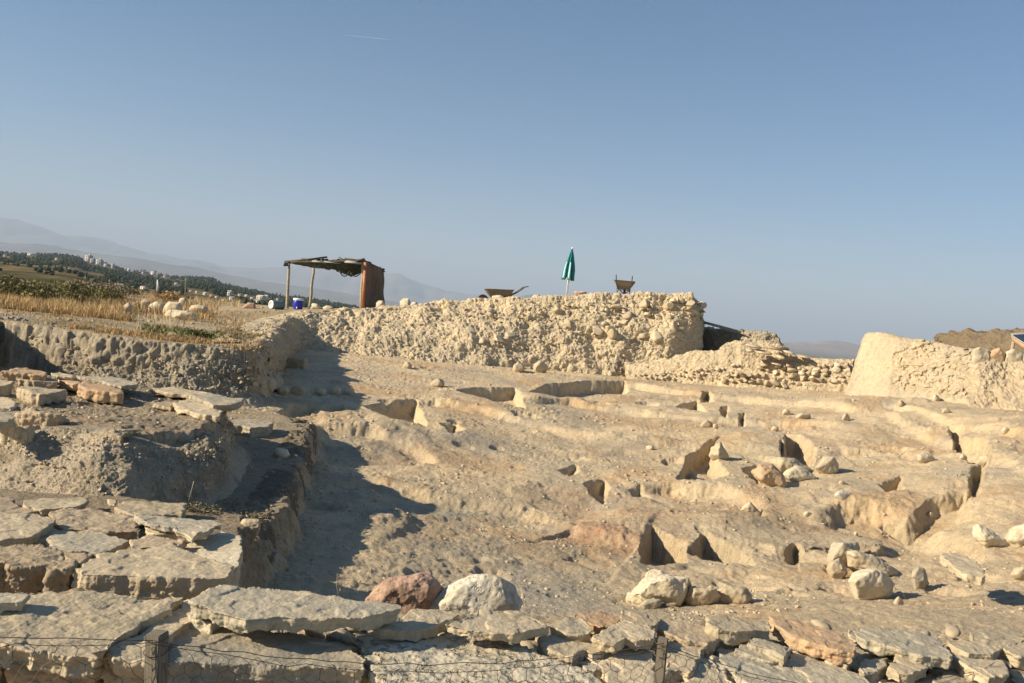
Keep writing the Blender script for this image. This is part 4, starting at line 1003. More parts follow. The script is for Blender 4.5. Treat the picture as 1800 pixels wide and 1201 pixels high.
slab("oblong slab with a yellow lit front edge in the middle of the wall", [(782,1096),(835,1080),(838,1071),(915,1074),(964,1101),(935,1107),(909,1113),(902,1116),(822,1108)], 0, .035, 'sand', fw=.055)
rock("reddish rough rock with a dark right side behind the wall", [(640,1054),(652,1042),(667,1032),(690,1023),(712,1014),(730,1010),(748,1010),(764,1016),(778,1032),(776,1048),(764,1062),(742,1074),(700,1076),(655,1064)], 'red', d=3.95, rough=.8, base=-1.7)
rock("large white pitted boulder behind the wall beside the red rock", [(762,1066),(764,1050),(773,1040),(800,1026),(829,1012),(858,1009),(880,1018),(896,1032),(909,1058),(911,1077),(870,1084),(800,1080)], 'white', d=3.95, rough=.6, base=-1.7)
SL = [
 ("pale grey slab right of the oblong slab", [(967,1101),(980,1092),(991,1087),(1018,1084),(1042,1103),(1042,1110),(1024,1116),(996,1113)], .03, .035, 'sand'),
 ("rusty orange stone at the back of the wall, left of the jagged slab", [(1006,1083),(1013,1076),(1067,1074),(1091,1088),(1078,1100),(1056,1102),(1029,1092)], .0, .05, 'orange'),
 ("jagged brown slab with a pointed left corner at the back of the wall", [(1091,1086),(1093,1070),(1109,1074),(1147,1077),(1162,1090),(1150,1100),(1113,1096)], .03, .04, 'brown'),
 ("tan slab with a scooped shadowed underside, left of the right stake", [(1044,1120),(1065,1105),(1091,1092),(1120,1097),(1151,1103),(1149,1122),(1120,1124),(1100,1119),(1082,1132)], .045, .045, 'tan'),
 ("cracked slab with a sunlit left face, right of the oblong slab's shadow", [(947,1119),(989,1114),(1011,1114),(1040,1128),(1069,1139),(1042,1148),(1031,1141),(1007,1155),(964,1140)], .0, .09, 'sand'),
 ("large slanting slab left of the right fence stake", [(1028,1152),(1060,1140),(1093,1130),(1124,1128),(1144,1141),(1151,1172),(1149,1235),(1080,1240),(1056,1172)], -.02, .10, 'sand'),
 ("tan slab partly behind the right fence stake", [(1165,1130),(1178,1124),(1207,1126),(1238,1139),(1225,1165),(1211,1183),(1170,1172)], -.01, .07, 'tan'),
 ("brown topped slab behind the right fence stake", [(1154,1100),(1162,1088),(1189,1086),(1242,1101),(1267,1121),(1245,1132),(1211,1126),(1175,1112)], .01, .07, 'brown'),
 ("rounded slab with mesh shadows right of the right stake", [(1200,1200),(1214,1170),(1231,1148),(1260,1170),(1291,1197),(1290,1250),(1190,1250)], -.03, .08, 'sand'),
 ("thick slab with a dark front and a yellowish left end", [(1242,1094),(1250,1084),(1263,1080),(1294,1086),(1350,1092),(1357,1109),(1330,1107),(1284,1109),(1263,1106)], .05, .06, 'tan'),
 ("small greenish slab between the orange edged slab and the big grey one", [(1313,1128),(1325,1120),(1360,1128),(1392,1138),(1380,1155),(1344,1138)], .02, .05, 'grey'),
 ("flat slab under the small greenish slab", [(1290,1142),(1305,1132),(1344,1138),(1374,1161),(1359,1163)], -.01, .04, 'grey'),
 ("big grey slab right of the right stake with a bright left corner", [(1257,1140),(1270,1138),(1284,1142),(1376,1163),(1415,1180),(1450,1210),(1400,1240),(1317,1200),(1277,1172)], -.03, .08, 'grey'),
 ("long orange edged slab with soil on top running down to the right", [(1351,1084),(1400,1088),(1480,1112),(1505,1132),(1503,1150),(1435,1132),(1390,1116),(1365,1100)], .05, .055, 'orange'),
 ("dark grey slab along the lower edge, right of the big grey slab", [(1376,1163),(1401,1149),(1451,1161),(1500,1180),(1560,1215),(1500,1250),(1440,1215),(1410,1180)], -.02, .08, 'grey'),
 ("buff block under the end of the orange edged slab", [(1451,1149),(1480,1149),(1497,1160),(1490,1170),(1453,1160)], -.01, .07, 'sand'),
 ("smooth bluish grey slab with a chalky scratch, at the right", [(1500,1107),(1530,1104),(1560,1106),(1610,1112),(1648,1121),(1671,1146),(1671,1160),(1626,1154),(1560,1134),(1520,1124),(1508,1118)], .05, .05, 'grey'),
 ("half round tan slab below the smooth bluish slab", [(1560,1171),(1570,1158),(1592,1153),(1616,1156),(1631,1174),(1600,1186),(1580,1184)], .01, .05, 'tan'),
 ("grey wedge slab left of the half round tan slab", [(1508,1163),(1530,1158),(1560,1156),(1558,1170),(1545,1180),(1518,1180)], -.01, .06, 'grey'),
 ("broad tan slab near the lower right corner", [(1673,1153),(1700,1150),(1726,1151),(1768,1161),(1768,1184),(1740,1190),(1701,1171)], .03, .06, 'sand'),
 ("brown slab with a broken dark front, right of the smooth bluish slab", [(1661,1126),(1721,1126),(1761,1139),(1743,1151),(1703,1149),(1680,1138)], .05, .05, 'tan'),
 ("tan slab cut off by the right edge", [(1758,1136),(1800,1126),(1850,1130),(1850,1158),(1790,1153)], .05, .05, 'tan'),
 ("small rounded slab tucked under the brown broken slab", [(1751,1153),(1765,1146),(1781,1146),(1796,1159),(1776,1170)], .0, .06, 'grey'),
 ("grey slab on the lower edge near the right corner", [(1643,1190),(1671,1178),(1711,1183),(1740,1200),(1745,1240),(1650,1240)], -.03, .07, 'grey'),
 ("brown block in the lower right corner", [(1786,1168),(1830,1160),(1850,1200),(1800,1215),(1780,1185)], -.02, .08, 'brown'),
 ("flat buff stone between the wedge slab and the grey lower slab", [(1600,1190),(1640,1180),(1650,1195),(1640,1230),(1560,1230),(1545,1195)], -.05, .08, 'tan'),
 ("tan slab on the lower edge below the buff block", [(1480,1180),(1515,1184),(1545,1200),(1560,1240),(1500,1240)], -.06, .07, 'tan'),
]
for lb, pts, dz_, th, m_ in SL: slab(lb, pts, 0, th, m_, fw=dz_, rough=1.1)
_r = np.random.RandomState(91)
for _px in list(range(960, 1860, 62)) + list(range(990, 1860, 85)) + list(range(1240, 1860, 74)):
    _i = _r.randint(3); _py = (1150, 1185, 1122)[_i] + _r.uniform(-10, 10) + (_px - 1300) * .012
    if _i == 2 and _px < 1250: _py += 40
    _w, _h = _r.uniform(34, 62), _r.uniform(13, 24); _sk = _r.uniform(-16, 16); _n = _r.randint(5, 8)
    _pts = [(_px + _w * math.cos(2 * math.pi * k / _n + .4) * _r.uniform(.8, 1.15) - _sk * math.sin(2 * math.pi * k / _n + .4), _py + _h * math.sin(2 * math.pi * k / _n + .4) * _r.uniform(.8, 1.15)) for k in range(_n)]
    slab("flat slab packed low in the dry stone wall at the bottom right", _pts, 0, _r.uniform(.035, .06), ['sand', 'tan', 'tan', 'grey', 'pale'][_r.randint(5)], fw=-.055 + _r.uniform(-.012, .012) + (.012 if _i == 2 else 0), bx=_r.uniform(-.04, .02), rough=1.1, group="lower layer slabs of the dry stone wall")
RK = [
 ("pale round topped stone between the greenish slab and the orange edged slab", [(1391,1130),(1403,1122),(1422,1126),(1438,1136),(1450,1151),(1448,1162),(1420,1158),(1400,1146)], 'pale', 3.55),
 ("knobbly yellowish stone above the big grey slab's left corner", [(1240,1140),(1246,1128),(1262,1121),(1278,1130),(1280,1142),(1262,1148)], 'sand', 3.6),
 ("small pale pebble behind the right stake", [(1205,1132),(1212,1124),(1224,1124),(1226,1134),(1214,1137)], 'pale', 3.6),
 ("small white stone wedged below the scooped tan slab", [(1120,1128),(1128,1116),(1144,1114),(1150,1126),(1140,1132)], 'white', 3.4),
 ("brown pebble wedged left of the smooth bluish slab", [(1514,1155),(1518,1140),(1530,1138),(1537,1150),(1530,1158)], 'orange', 3.9),
 ("pale block under the smooth bluish slab", [(1536,1150),(1538,1136),(1560,1134),(1562,1154),(1548,1157)], 'pale', 3.95),
 ("long pale block supporting the smooth bluish slab", [(1566,1152),(1568,1140),(1600,1146),(1640,1156),(1636,1166),(1600,1162)], 'sand', 3.95),
 ("rounded pebble under the big grey slab", [(1244,1160),(1250,1152),(1262,1154),(1266,1166),(1254,1170)], 'grey', 3.3),
 ("round stone in the gap right of the big pitted slab", [(1150,1190),(1158,1176),(1178,1176),(1184,1200),(1170,1215),(1152,1210)], 'sand', 3.05),
 ("pebble on the lower edge in the gap left of the big pitted slab", [(634,1201),(640,1192),(656,1190),(668,1204),(650,1215)], 'sand', 2.85),
]
for lb, pts, m_, d_ in RK: rock(lb, pts, m_, d=d_, base=at_d(pts[-1][0], max(p[1] for p in pts) + 12, d_)[2])
# lower courses of the wall face, seen at the bottom left
CR = [
 ("orange buff block in the lower course at the bottom left", (12,1168),(168,1176), .16, 'orange'),
 ("tan block cut by the left edge in the lower course", (-120,1150),(4,1166), .16, 'tan'),
 ("pale block in the lower course left of the stake", (184,1184),(244,1188), .12, 'pale'),
 ("thin stone wedged in the joint left of the stake", (172,1170),(240,1172), .02, 'brown'),
 ("small dark stone in the joint under the slab left of the stake", (170,1150),(196,1166), .05, 'brown'),
]
for lb, a_, b_, h_, m_ in CR:
    A_, B_ = at_z(*a_, -1.29), at_z(*b_, -1.29); off = np.array([.0, .32, 0])
    SEED[0] += 1; bm = bmesh.new(); rs = np.random.RandomState(SEED[0])
    top = [bm.verts.new(p) for p in (A_, B_, B_ + off, A_ + off)]; dn = [bm.verts.new(p - np.array([0, 0, h_]) * (1 + .1 * rs.normal())) for p in (A_, B_, B_ + off, A_ + off)]
    bm.faces.new(top); bm.faces.new(dn[::-1])
    for i in range(4): bm.faces.new((top[i], dn[i], dn[(i + 1) % 4], top[(i + 1) % 4]))
    bmesh.ops.recalc_face_normals(bm, faces=bm.faces[:])
    V, Nn, F = densify("s", bm, .0045, 5); V = wear(V, Nn, .3, 1.6, 1.2, SEED[0] * 2.1)
    tag(mesh_np("wall_stone", V, F, M[m_]), lb, "stone")
# packing stones that fill the core of the wall: countless, wedged under the slabs
mb = MB(); rs = np.random.RandomState(21)
for _ in range(900):
    px = rs.uniform(-200, 2050); f = rs.rand() ** .8
    yb = np.interp(px, [-200, 300, 640, 1000, 1500, 2100], [1066, 1070, 1085, 1092, 1105, 1120]); yf = np.interp(px, [-200, 300, 640, 1000, 1500, 2100], [1150, 1180, 1196, 1262, 1300, 1300])
    p = at_z(px, yb + (yf - yb) * f, -1.345, -.055); s = rs.uniform(.02, .055)
    V, F = chip(rs, (s * 1.3, s, s * .6), res=2, planes=9); mb.add(V + p + np.array([0, 0, rs.uniform(-.02, .012)]), F)
tag(mb.build("rubble_fill", M['tan']), "small packing stones wedged between the slabs of the dry stone wall", "rubble", kind="stuff")
# loose crumbs over the whole dig
mb = MB(); rs = np.random.RandomState(5)
k_ = rs.uniform(.062, .37, 30000); y_ = 2.0 / k_; x_ = rs.uniform(-.70, .72, 30000) * y_
den = smooth(fbm2(x_, y_, .9, 4, .6) * 1.4 + .25); ok = rs.rand(30000) < .06 + .5 * den
x_, y_ = x_[ok][:8500], y_[ok][:8500]; z_ = gz_v(x_, y_)
for i in range(len(x_)):
    s_ = (.003 + .017 * rs.rand() ** 5) * (.45 + y_[i] / 9)
    V, F = chip(rs, (s_ * 1.2, s_, s_ * .7), res=1, planes=4, lo=.4, hi=.8); mb.add(V + np.array([x_[i], y_[i], z_[i] + s_ * .1]), F)
tag(mb.build("gravel", M['sand']), "crumbs and small chips of stone scattered over the dug ground", "gravel", kind="stuff")
# ------------------------------------------------------------------ things on the crest
def gz(x, y): return ground_z(x, y)
M['pole'] = plain_mat("bare_pole_wood", (.36, .30, .21), .85, var=.3, scale=14)
M['darkwood'] = plain_mat("dark_wood", (.09, .07, .05), .9)
M['tarp'] = plain_mat("dark_green_netting", (.03, .05, .035), .8, var=.4, scale=5)
M['tin'] = plain_mat("pale_tin", (.55, .56, .55), .5, .2, .15)
M['rustpanel'] = plain_mat("rust_brown_panel", (.20, .115, .05), .8, var=.3, scale=3, col2=(.12, .06, .035))
M['sunlitedge'] = plain_mat("orange_brown_sunlit_edge", (.45, .17, .07), .7, var=.2, scale=3)  # brighter orange puts sunlight into the end panel's near edge
M['blue'] = plain_mat("blue_plastic", (.02, .03, .42), .35, var=.05)
M['whitep'] = plain_mat("white_plastic", (.78, .78, .76), .4, var=.04)
M['rustmetal'] = plain_mat("rusty_metal", (.10, .085, .07), .65, .3, .35, 10, (.17, .11, .07))
M['traymetal'] = plain_mat("dusty_tray_metal", (.24, .20, .15), .7, .1, .3, 8, (.15, .12, .09))
M['rubber'] = plain_mat("rubber", (.03, .03, .03), .9)
M['teal'] = plain_mat("teal_cloth", (.015, .21, .21), .8, var=.2, scale=6)
M['palecloth'] = plain_mat("pale_cloth_trim", (.45, .72, .72), .8, var=.1)
M["dulltin"] = plain_mat("dull_tin", (.33, .33, .31), .9, .0, .2)
M["tanboard"] = plain_mat("tan_board", (.40, .27, .16), .8, var=.2, scale=4)
M['bluegrey'] = plain_mat("blue_grey_metal", (.16, .22, .23), .6, .1, .15)
# shelter: four poles, sagging net roof, brown end panel
A_, B_, C_, D_ = (505, 545, 31.0), (545, 541, 33.6), (635, 541, 30.5), (672, 541, 33.0)
base = {}
for k, (px, py, d) in zip('ABCD', (A_, B_, C_, D_)):
    p = at_d(px, py, d); base[k] = np.array([p[0], p[1], min(gz(p[0], p[1]), p[2])])
tops = {'A': at_d(508, 461, 31.0), 'B': at_d(551, 469, 33.6), 'C': at_d(638, 459, 30.5), 'D': at_d(672, 474, 33.0)}
sh = empty("shelter", (base['A'] + base['C']) / 2)
tag(sh, "makeshift sun shelter of bare poles with ragged dark net roof and brown end panel", "shelter")
def child(mb, name, mat, parent, sm=False):
    o = mb.build(name, mat, parent, sm, origin=(0, 0, 0)); o.matrix_parent_inverse = Matrix.Translation(-Vector(parent.location)); return o
rs = np.random.RandomState(4)
for k in 'ABCD':
    m = MB(); P = [base[k] + (tops[k] - base[k]) * t + np.array([rs.normal() * .012, rs.normal() * .012, 0]) for t in np.linspace(0, 1, 7)]
    P[0][2] -= .15; m.tube(P, [.065, .06, .058, .055, .055, .05, .045], 9); child(m, "pole", M['pole'], sh, True)
# roof sheet with sag
nu_, nv_ = 40, 26; V = []
for j in range(nv_):
    for i in range(nu_):
        u, v = i / (nu_ - 1), j / (nv_ - 1)
        f = tops['A'] * (1 - u) + tops['C'] * u; b = tops['B'] * (1 - u) + tops['D'] * u
        p = f * (1 - v) + b * v
        sag = .10 * math.sin(u * 9) * math.sin(v * 5) + .05 * rs.normal() - .42 * math.exp(-((u - .72) / .17) ** 2) * math.sin(math.pi * v)
        V.append(p + np.array([rs.normal() * .01, rs.normal() * .02, sag * (.35 + .65 * math.sin(math.pi * u) * 1)]))
V = np.array(V); 
roof = mesh_np("roof", np.concatenate([V, V + np.array([0, 0, .05])]), np.concatenate([grid_faces(nv_, nu_)[:, ::-1], grid_faces(nv_, nu_) + len(V)]), M['tarp'], sh, True, (0, 0, 0)); roof.matrix_parent_inverse = Matrix.Translation(-Vector(sh.location))
m = MB()
for a, b in (('A', 'C'), ('B', 'D'), ('A', 'B'), ('C', 'D')):
    m.tube([tops[a] + (tops[b] - tops[a]) * t + np.array([0, 0, .01 * math.sin(t * 20)]) for t in np.linspace(-.03, 1.03, 8)], .045, 8)
child(m, "roof_beams", M['darkwood'], sh, True)
m = MB()   # loose boards, sticks and tin lying over the roof edge
for px0, py0, px1, py1, d, r in ((500,460,575,452,31,.035),(530,455,577,456,31.2,.02),(560,457,600,459,30.9,.03),(585,458,612,456,31.3,.04),(606,455,640,458,30.6,.04),(625,458,641,456,30.4,.05),(595,452,612,459,31.5,.02),(640,458,660,468,31.4,.03),(655,468,677,478,32.8,.025)):
    m.tube([at_d(px0, py0, d), at_d((px0 + px1) / 2, (py0 + py1) / 2 + .8, d), at_d(px1, py1, d)], r, 6)
child(m, "roof_sticks", M['darkwood'], sh)
m = MB()
for px0, py0, px1, py1, d in ((551,459,575,460,30.9),(572,460,600,461,30.9),(608,462,636,460,30.4)):
    a, b = at_d(px0, py0, d), at_d(px1, py1, d); m.box((a + b) / 2, (np.linalg.norm(b - a), .5, .04), np.array(Euler((.18, 0, 0)).to_matrix()))
child(m, "roof_sheets", M['dulltin'], sh)
m = MB()   # hanging rags under the front edge and loops
for px0, px1, y0, dy_ in ((552, 562, 468, 3), (573, 584, 470, 4), (596, 615, 476, 10), (616, 634, 480, 6)):
    pts = [at_d(px0 + (px1 - px0) * t, y0 + dy_ * math.sin(math.pi * t), 30.8) for t in np.linspace(0, 1, 9)]
    m.tube(pts, .022, 6)
for k in range(4): m.tube([at_d(501 + k * 1.5, 462, 30.9), at_d(499 + k * 2, 468, 30.9)], .03, 5)
child(m, "hanging_rags", M['tarp'], sh, True)
m = MB()   # end panel, slightly billowed
V = []; nn_ = 24
for j in range(nn_):
    for i in range(nn_):
        u, v = i / (nn_ - 1), j / (nn_ - 1)
        lo_, hi_ = base['C'] * (1 - u) + base['D'] * u, tops['C'] * (1 - u) + tops['D'] * u
        p = lo_ * (1 - v) + hi_ * v; V.append(p + np.array([.07 + .03 * math.sin(u * 9 + v * 3) + .02 * math.sin(v * 11), 0, 0]))
V = np.array(V); pn = mesh_np("end_panel", np.concatenate([V, V + np.array([.03, 0, 0])]), np.concatenate([grid_faces(nn_, nn_)[:, ::-1], grid_faces(nn_, nn_) + len(V)]), M['rustpanel'], sh, True, (0, 0, 0)); pn.matrix_parent_inverse = Matrix.Translation(-Vector(sh.location))
m = MB(); a, b = at_d(637.5, 541, 30.3), at_d(642.5, 461, 30.3); ax = Vector(b - a).normalized()
Rm = np.array(ax.to_track_quat('Z', 'X').to_matrix()); m.box((a + b) / 2, (.11, .035, np.linalg.norm(b - a)), Rm); child(m, "sunlit_panel_edge", M['sunlitedge'], sh)  # near edge of the end panel, its sunlit look painted as colour
# water cooler
p = at_d(523, 545, 30.0); p[2] = max(p[2], gz(p[0], p[1]))
ck = empty("water_cooler", p); tag(ck, "blue barrel water cooler with a white lid between the shelter poles", "cooler")
def lathe(prof, n=24, c=(0, 0, 0)):
    V = []; F = []
    for r, z in prof:
        for k in range(n): V.append((c[0] + r * math.cos(2 * math.pi * k / n), c[1] + r * math.sin(2 * math.pi * k / n), c[2] + z))
    for i in range(len(prof) - 1):
        for k in range(n): F.append([i * n + k, i * n + (k + 1) % n, (i + 1) * n + (k + 1) % n, (i + 1) * n + k])
    return np.array(V), np.array(F)
m = MB(); m.add(*lathe([(0, 0), (.16, 0), (.172, .02), (.178, .2), (.176, .31), (.165, .33), (0, .33)])); o = m.build("body", M['blue'], ck, True, (0, 0, 0))
m = MB(); m.add(*lathe([(.183, .325), (.19, .335), (.19, .385), (.17, .405), (.05, .41), (0, .41)])); m.build("lid", M['whitep'], ck, True, (0, 0, 0))
m = MB(); m.box((.02, -.19, .06), (.04, .04, .05)); m.box((.02, -.205, .03), (.02, .02, .03)); m.build("tap", M['whitep'], ck, False, (0, 0, 0))
# wide pipe end / drum lying on its side
p = at_d(476, 543, 29.0); r_ = .155
dr = empty("drum", p); tag(dr, "grey drum lying on its side with a round white end, left of the shelter", "drum")
dv_ = Vector((.62, .78, 0)).normalized(); Rm = np.array(dv_.to_track_quat('Z', 'Y').to_matrix())
m = MB(); V, F = lathe([(0, .5), (r_ * .97, .5), (r_, .47), (r_ * 1.02, .25), (r_, .04), (r_ * .98, 0), (r_ * .86, .0)]); m.add(V @ Rm.T + np.array([0, 0, r_]), F); m.build("body", M['bluegrey'], dr, True, (0, 0, 0))
m = MB(); V, F = lathe([(r_ * .97, -.004), (r_ * .97, -.012), (r_ * .72, -.012), (r_ * .66, .02), (0, .02)]); m.add(V @ Rm.T + np.array([0, 0, r_]), F); m.build("end_cap", M['whitep'], dr, True, (0, 0, 0))
# closed parasol
pt, pb = at_d(1006, 436, 27.0), at_d(994.5, 522, 27.0); pb[2] -= .15
um = empty("parasol", pb); tag(um, "closed teal parasol leaning on its pale pole on top of the bank", "parasol")
ax = Vector(pt - pb); Lp = ax.length; q = np.array(ax.normalized().to_track_quat('Z', 'Y').to_matrix())
def U(V): return np.asarray(V) @ q.T
m = MB(); m.tube([U((0, 0, 0)), U((0, 0, Lp * .93))], .019, 10); m.build("pole", M['whitep'], um, True, (0, 0, 0))
prof = [(Lp * .985, .02), (Lp * .95, .045), (Lp * .85, .10), (Lp * .72, .165), (Lp * .6, .22), (Lp * .48, .235), (Lp * .42, .24)]
nk = 96; V = []; V2 = []
for i, (z, r) in enumerate(prof):
    for k in range(nk):
        a = 2 * math.pi * k / nk; pl_f = 1 + .30 * math.cos(a * 8 + .5 * i * .3) + .10 * math.cos(a * 5 + i)
        rr = r * pl_f * .70; dz_ = -.05 * math.cos(a * 8) * (i / 6)
        V.append((rr * math.cos(a), rr * math.sin(a), z + dz_))
F = [[i * nk + k, i * nk + (k + 1) % nk, (i + 1) * nk + (k + 1) % nk, (i + 1) * nk + k] for i in range(len(prof) - 1) for k in range(nk)]
can = mesh_np("canopy", U(V), np.array(F)[:, ::-1], M['teal'], um, True, (0, 0, 0))
mo = can.modifiers.new("t", 'SOLIDIFY'); mo.thickness = .012
m = MB()
for k in (3, 4, 7, 0):
    a = 2 * math.pi * (k + .02) / 8; m.tube([U((z * 0 + r * 1.02 * math.cos(a), r * 1.02 * math.sin(a), z)) for z, r in prof[3:]], [.02, .03, .035, .045], 6)
m.build("pale_trim", M['palecloth'], um, True, (0, 0, 0))
m = MB(); V, F = lathe([(.0, 0), (.03, .005), (.025, .04), (.012, .07), (0, .075)], 12); m.add(U(V + np.array([0, 0, Lp * .98])), F); m.build("finial", M['whitep'], um, True, (0, 0, 0))
m = MB()
for k in range(8):
    a = 2 * math.pi * k / 8 + .4; m.tube([U((.02 * math.cos(a), .02 * math.sin(a), Lp * .62)), U((.15 * math.cos(a), .15 * math.sin(a), Lp * .45))], .007, 5)
m.build("ribs", M['rustmetal'], um, False, (0, 0, 0))
m = MB(); rs = np.random.RandomState(8)
for k in range(3):
    P = [U((.14 + .02 * k, -.05, Lp * .46 - t * .55)) + np.array([.02 * math.sin(t * 9 + k), 0, 0]) for t in np.linspace(0, 1, 7)]; m.tube(P, .004, 4)
m.build("loose_cord", M['pole'], um, False, (0, 0, 0))
# wheelbarrows
def barrow(loc, rot, label, sc=.92):
    e = empty("wheelbarrow", loc); e.rotation_euler = rot; e.scale = (sc, sc, sc)
    tag(e, label, "wheelbarrow", "wheelbarrows on the crest of the bank")
    # x = forward (wheel), tray open on top; z up
    prof = [(.30, -.27, .23), (.52, -.40, .31)]          # z, x-back, half width
    bot = [(-.30, -.20), (.32, -.17), (.32, .17), (-.30, .20)]; top = [(-.44, -.36), (.52, -.34), (.52, .34), (-.44, .36)]
    V = []; n = 8
    def ring(c, z, infl):
        out = []
        for i in range(4):
            a, b = np.array(c[i]), np.array(c[(i + 1) % 4])
            for j in range(n):
                t = j / n; p = a * (1 - t) + b * t; out.append((p[0] * infl, p[1] * infl, z))
        return out
    rings = [ring(bot, .31, .96), ring([(np.array(b) * .5 + np.array(t) * .5) for b, t in zip(bot, top)], .44, 1.03), ring(top, .58, 1.0), ring(top, .585, 1.045), ring(top, .565, 1.045)]
    for r in rings: V += r
    k4 = 4 * n; F = [[i * k4 + k, i * k4 + (k + 1) % k4, (i + 1) * k4 + (k + 1) % k4, (i + 1) * k4 + k] for i in range(4) for k in range(k4)]
    V.append((0, 0, .305)); F3 = [[len(V) - 1, (k + 1) % k4, k] for k in range(k4)]
    t = mesh_np("tray", V, [np.array(F), np.array(F3)], M['traymetal'], e, True, (0, 0, 0)); mo = t.modifiers.new("t", 'SOLIDIFY'); mo.thickness = .012; mo.offset = 1
    for s in (-1, 1):
        m = MB(); m.tube([(.62, .05 * s, .17), (.25, .17 * s, .27), (-.25, .23 * s, .31), (-.62, .27 * s, .52), (-.86, .28 * s, .70), (-.97, .28 * s, .72)], .018, 8); m.build("handle", M['rustmetal'], e, True, (0, 0, 0))
        m = MB(); m.tube([(-.05, .19 * s, .29), (-.22, .24 * s, .0), (-.33, .22 * s, .0), (-.36, .235 * s, .33)], .015, 8); m.build("leg", M['rustmetal'], e, True, (0, 0, 0))
    m = MB()
    V, F = lathe([(.13, -.035), (.17, -.04), (.19, -.025), (.195, 0), (.19, .025), (.17, .04), (.13, .035)], 24); m.add(V[:, [0, 2, 1]] + np.array([.60, 0, .19]), F)
    w = m.build("wheel", M['rubber'], e, True, (0, 0, 0))
    m = MB(); V, F = lathe([(0, -.03), (.13, -.03), (.13, .03), (0, .03)], 20); m.add(V[:, [0, 2, 1]] + np.array([.60, 0, .19]), F); m.tube([(.60, -.09, .19), (.60, .09, .19)], .012, 8); m.build("rim", M['rustmetal'], w, False, (0, 0, 0))
    for x in (-.15, .12):
        pass
    m = MB(); m.tube([(-.2, -.22, .3), (-.2, .22, .3)], .014, 6); m.tube([(.2, -.17, .27), (.2, .17, .27)], .014, 6); m.build("crossbars", M['rustmetal'], e, True, (0, 0, 0))
    return e
p = at_d(879, 527, 26.2); barrow((p[0], p[1], at_d(879, 538, 26.2)[2]), (0, .06, math.radians(188)), "wheelbarrow seen side on with its handles to the right")
p = at_d(1096, 517, 26.6); barrow((p[0], p[1], at_d(1096, 523, 26.6)[2]), (0, 0, math.radians(80)), "wheelbarrow seen end on, right of the parasol")
mbb = MB(); a = at_d(1020, 516, 25.2)
mbb.box(a, (.36, .16, .07), np.array(Euler((0, .1, .3)).to_matrix())); mbb.box(a + np.array([.1, .04, .05]), (.2, .12, .03), np.array(Euler((0, .05, -.2)).to_matrix()))
tag(mbb.build("brick", M['red']), "reddish brick fragments on the bank crest right of the parasol", "brick")
# white posts on the plateau
for px, py0, py1, r, lb, nm in ((276, 492, 510, .03, "short white marker post beyond the rock pile", "marker_post"), (325, 486, 524, .012, "thin pale stick standing in the rock pile", "stick")):
    d = 26; a, b = at_d(px, py1 + 2, d), at_d(px + 1, py0, d); m = MB(); m.tube([a, a * .5 + b * .5 + np.array([r * .5, 0, 0]), b], [r, r, r * .7], 8); tag(m.build(nm, M['whitep' if nm == 'marker_post' else 'pole'], None, True), lb, "post" if nm == 'marker_post' else "stick")
# spoil heap and small hut at the right edge
hp, _ = face("spoil_heap", [(1640,592,44,1640,650,42),(1650,585,42,1650,650,39),(1690,582,40,1690,650,36),(1750,580,38,1750,655,34),(1800,577,37,1800,660,33),(1900,574,36,1910,670,32),(2100,570,36,2120,690,31)],
            M['wallearth'], (.20, .155, .10), cap=6, capdrop=2.2, nr=120, spacing=.05, big=.18, lumps=((1.5, .15), (5, .07)), rough=.05, bow=-.3)
tag(hp, "brown grassy spoil heap rising behind the right wall", "earth mound")
p = at_d(1779, 616, 30)
hut = empty("lean_to", p); tag(hut, "small lean-to with a metal roof and wooden post at the right edge", "lean-to")
m = MB(); m.tube([at_d(1778, 622, 30), at_d(1782, 598, 30)], .06, 8); m.tube([at_d(1850, 628, 30), at_d(1856, 603, 30)], .06, 8); child(m, "post", M['pole'], hut, True)
m = MB(); a, b = at_d(1777, 586, 30), at_d(1860, 590, 30)
P = [at_d(1776, 586, 30.2), at_d(1870, 580, 32.2), at_d(1880, 652, 28.2), at_d(1779, 590, 29.8)]
P = [np.array(p) for p in P]; up = np.array([0, 0, .03]); m.add(P + [p - up for p in P], [[0, 1, 2, 3], [7, 6, 5, 4], [0, 4, 5, 1], [1, 5, 6, 2], [2, 6, 7, 3], [3, 7, 4, 0]]); child(m, "roof", M['dulltin'], hut)
m = MB(); P = [np.array(p) for p in (at_d(1777, 591, 29.9), at_d(1850, 638, 28.7), at_d(1850, 646, 28.7), at_d(1779, 600, 29.9))]; th_ = np.array([.04, .0, 0]); m.add(P + [p + th_ for p in P], [[3, 2, 1, 0], [4, 5, 6, 7], [0, 1, 5, 4], [1, 2, 6, 5], [2, 3, 7, 6], [3, 0, 4, 7]]); child(m, "gable_board", M['tanboard'], hut)

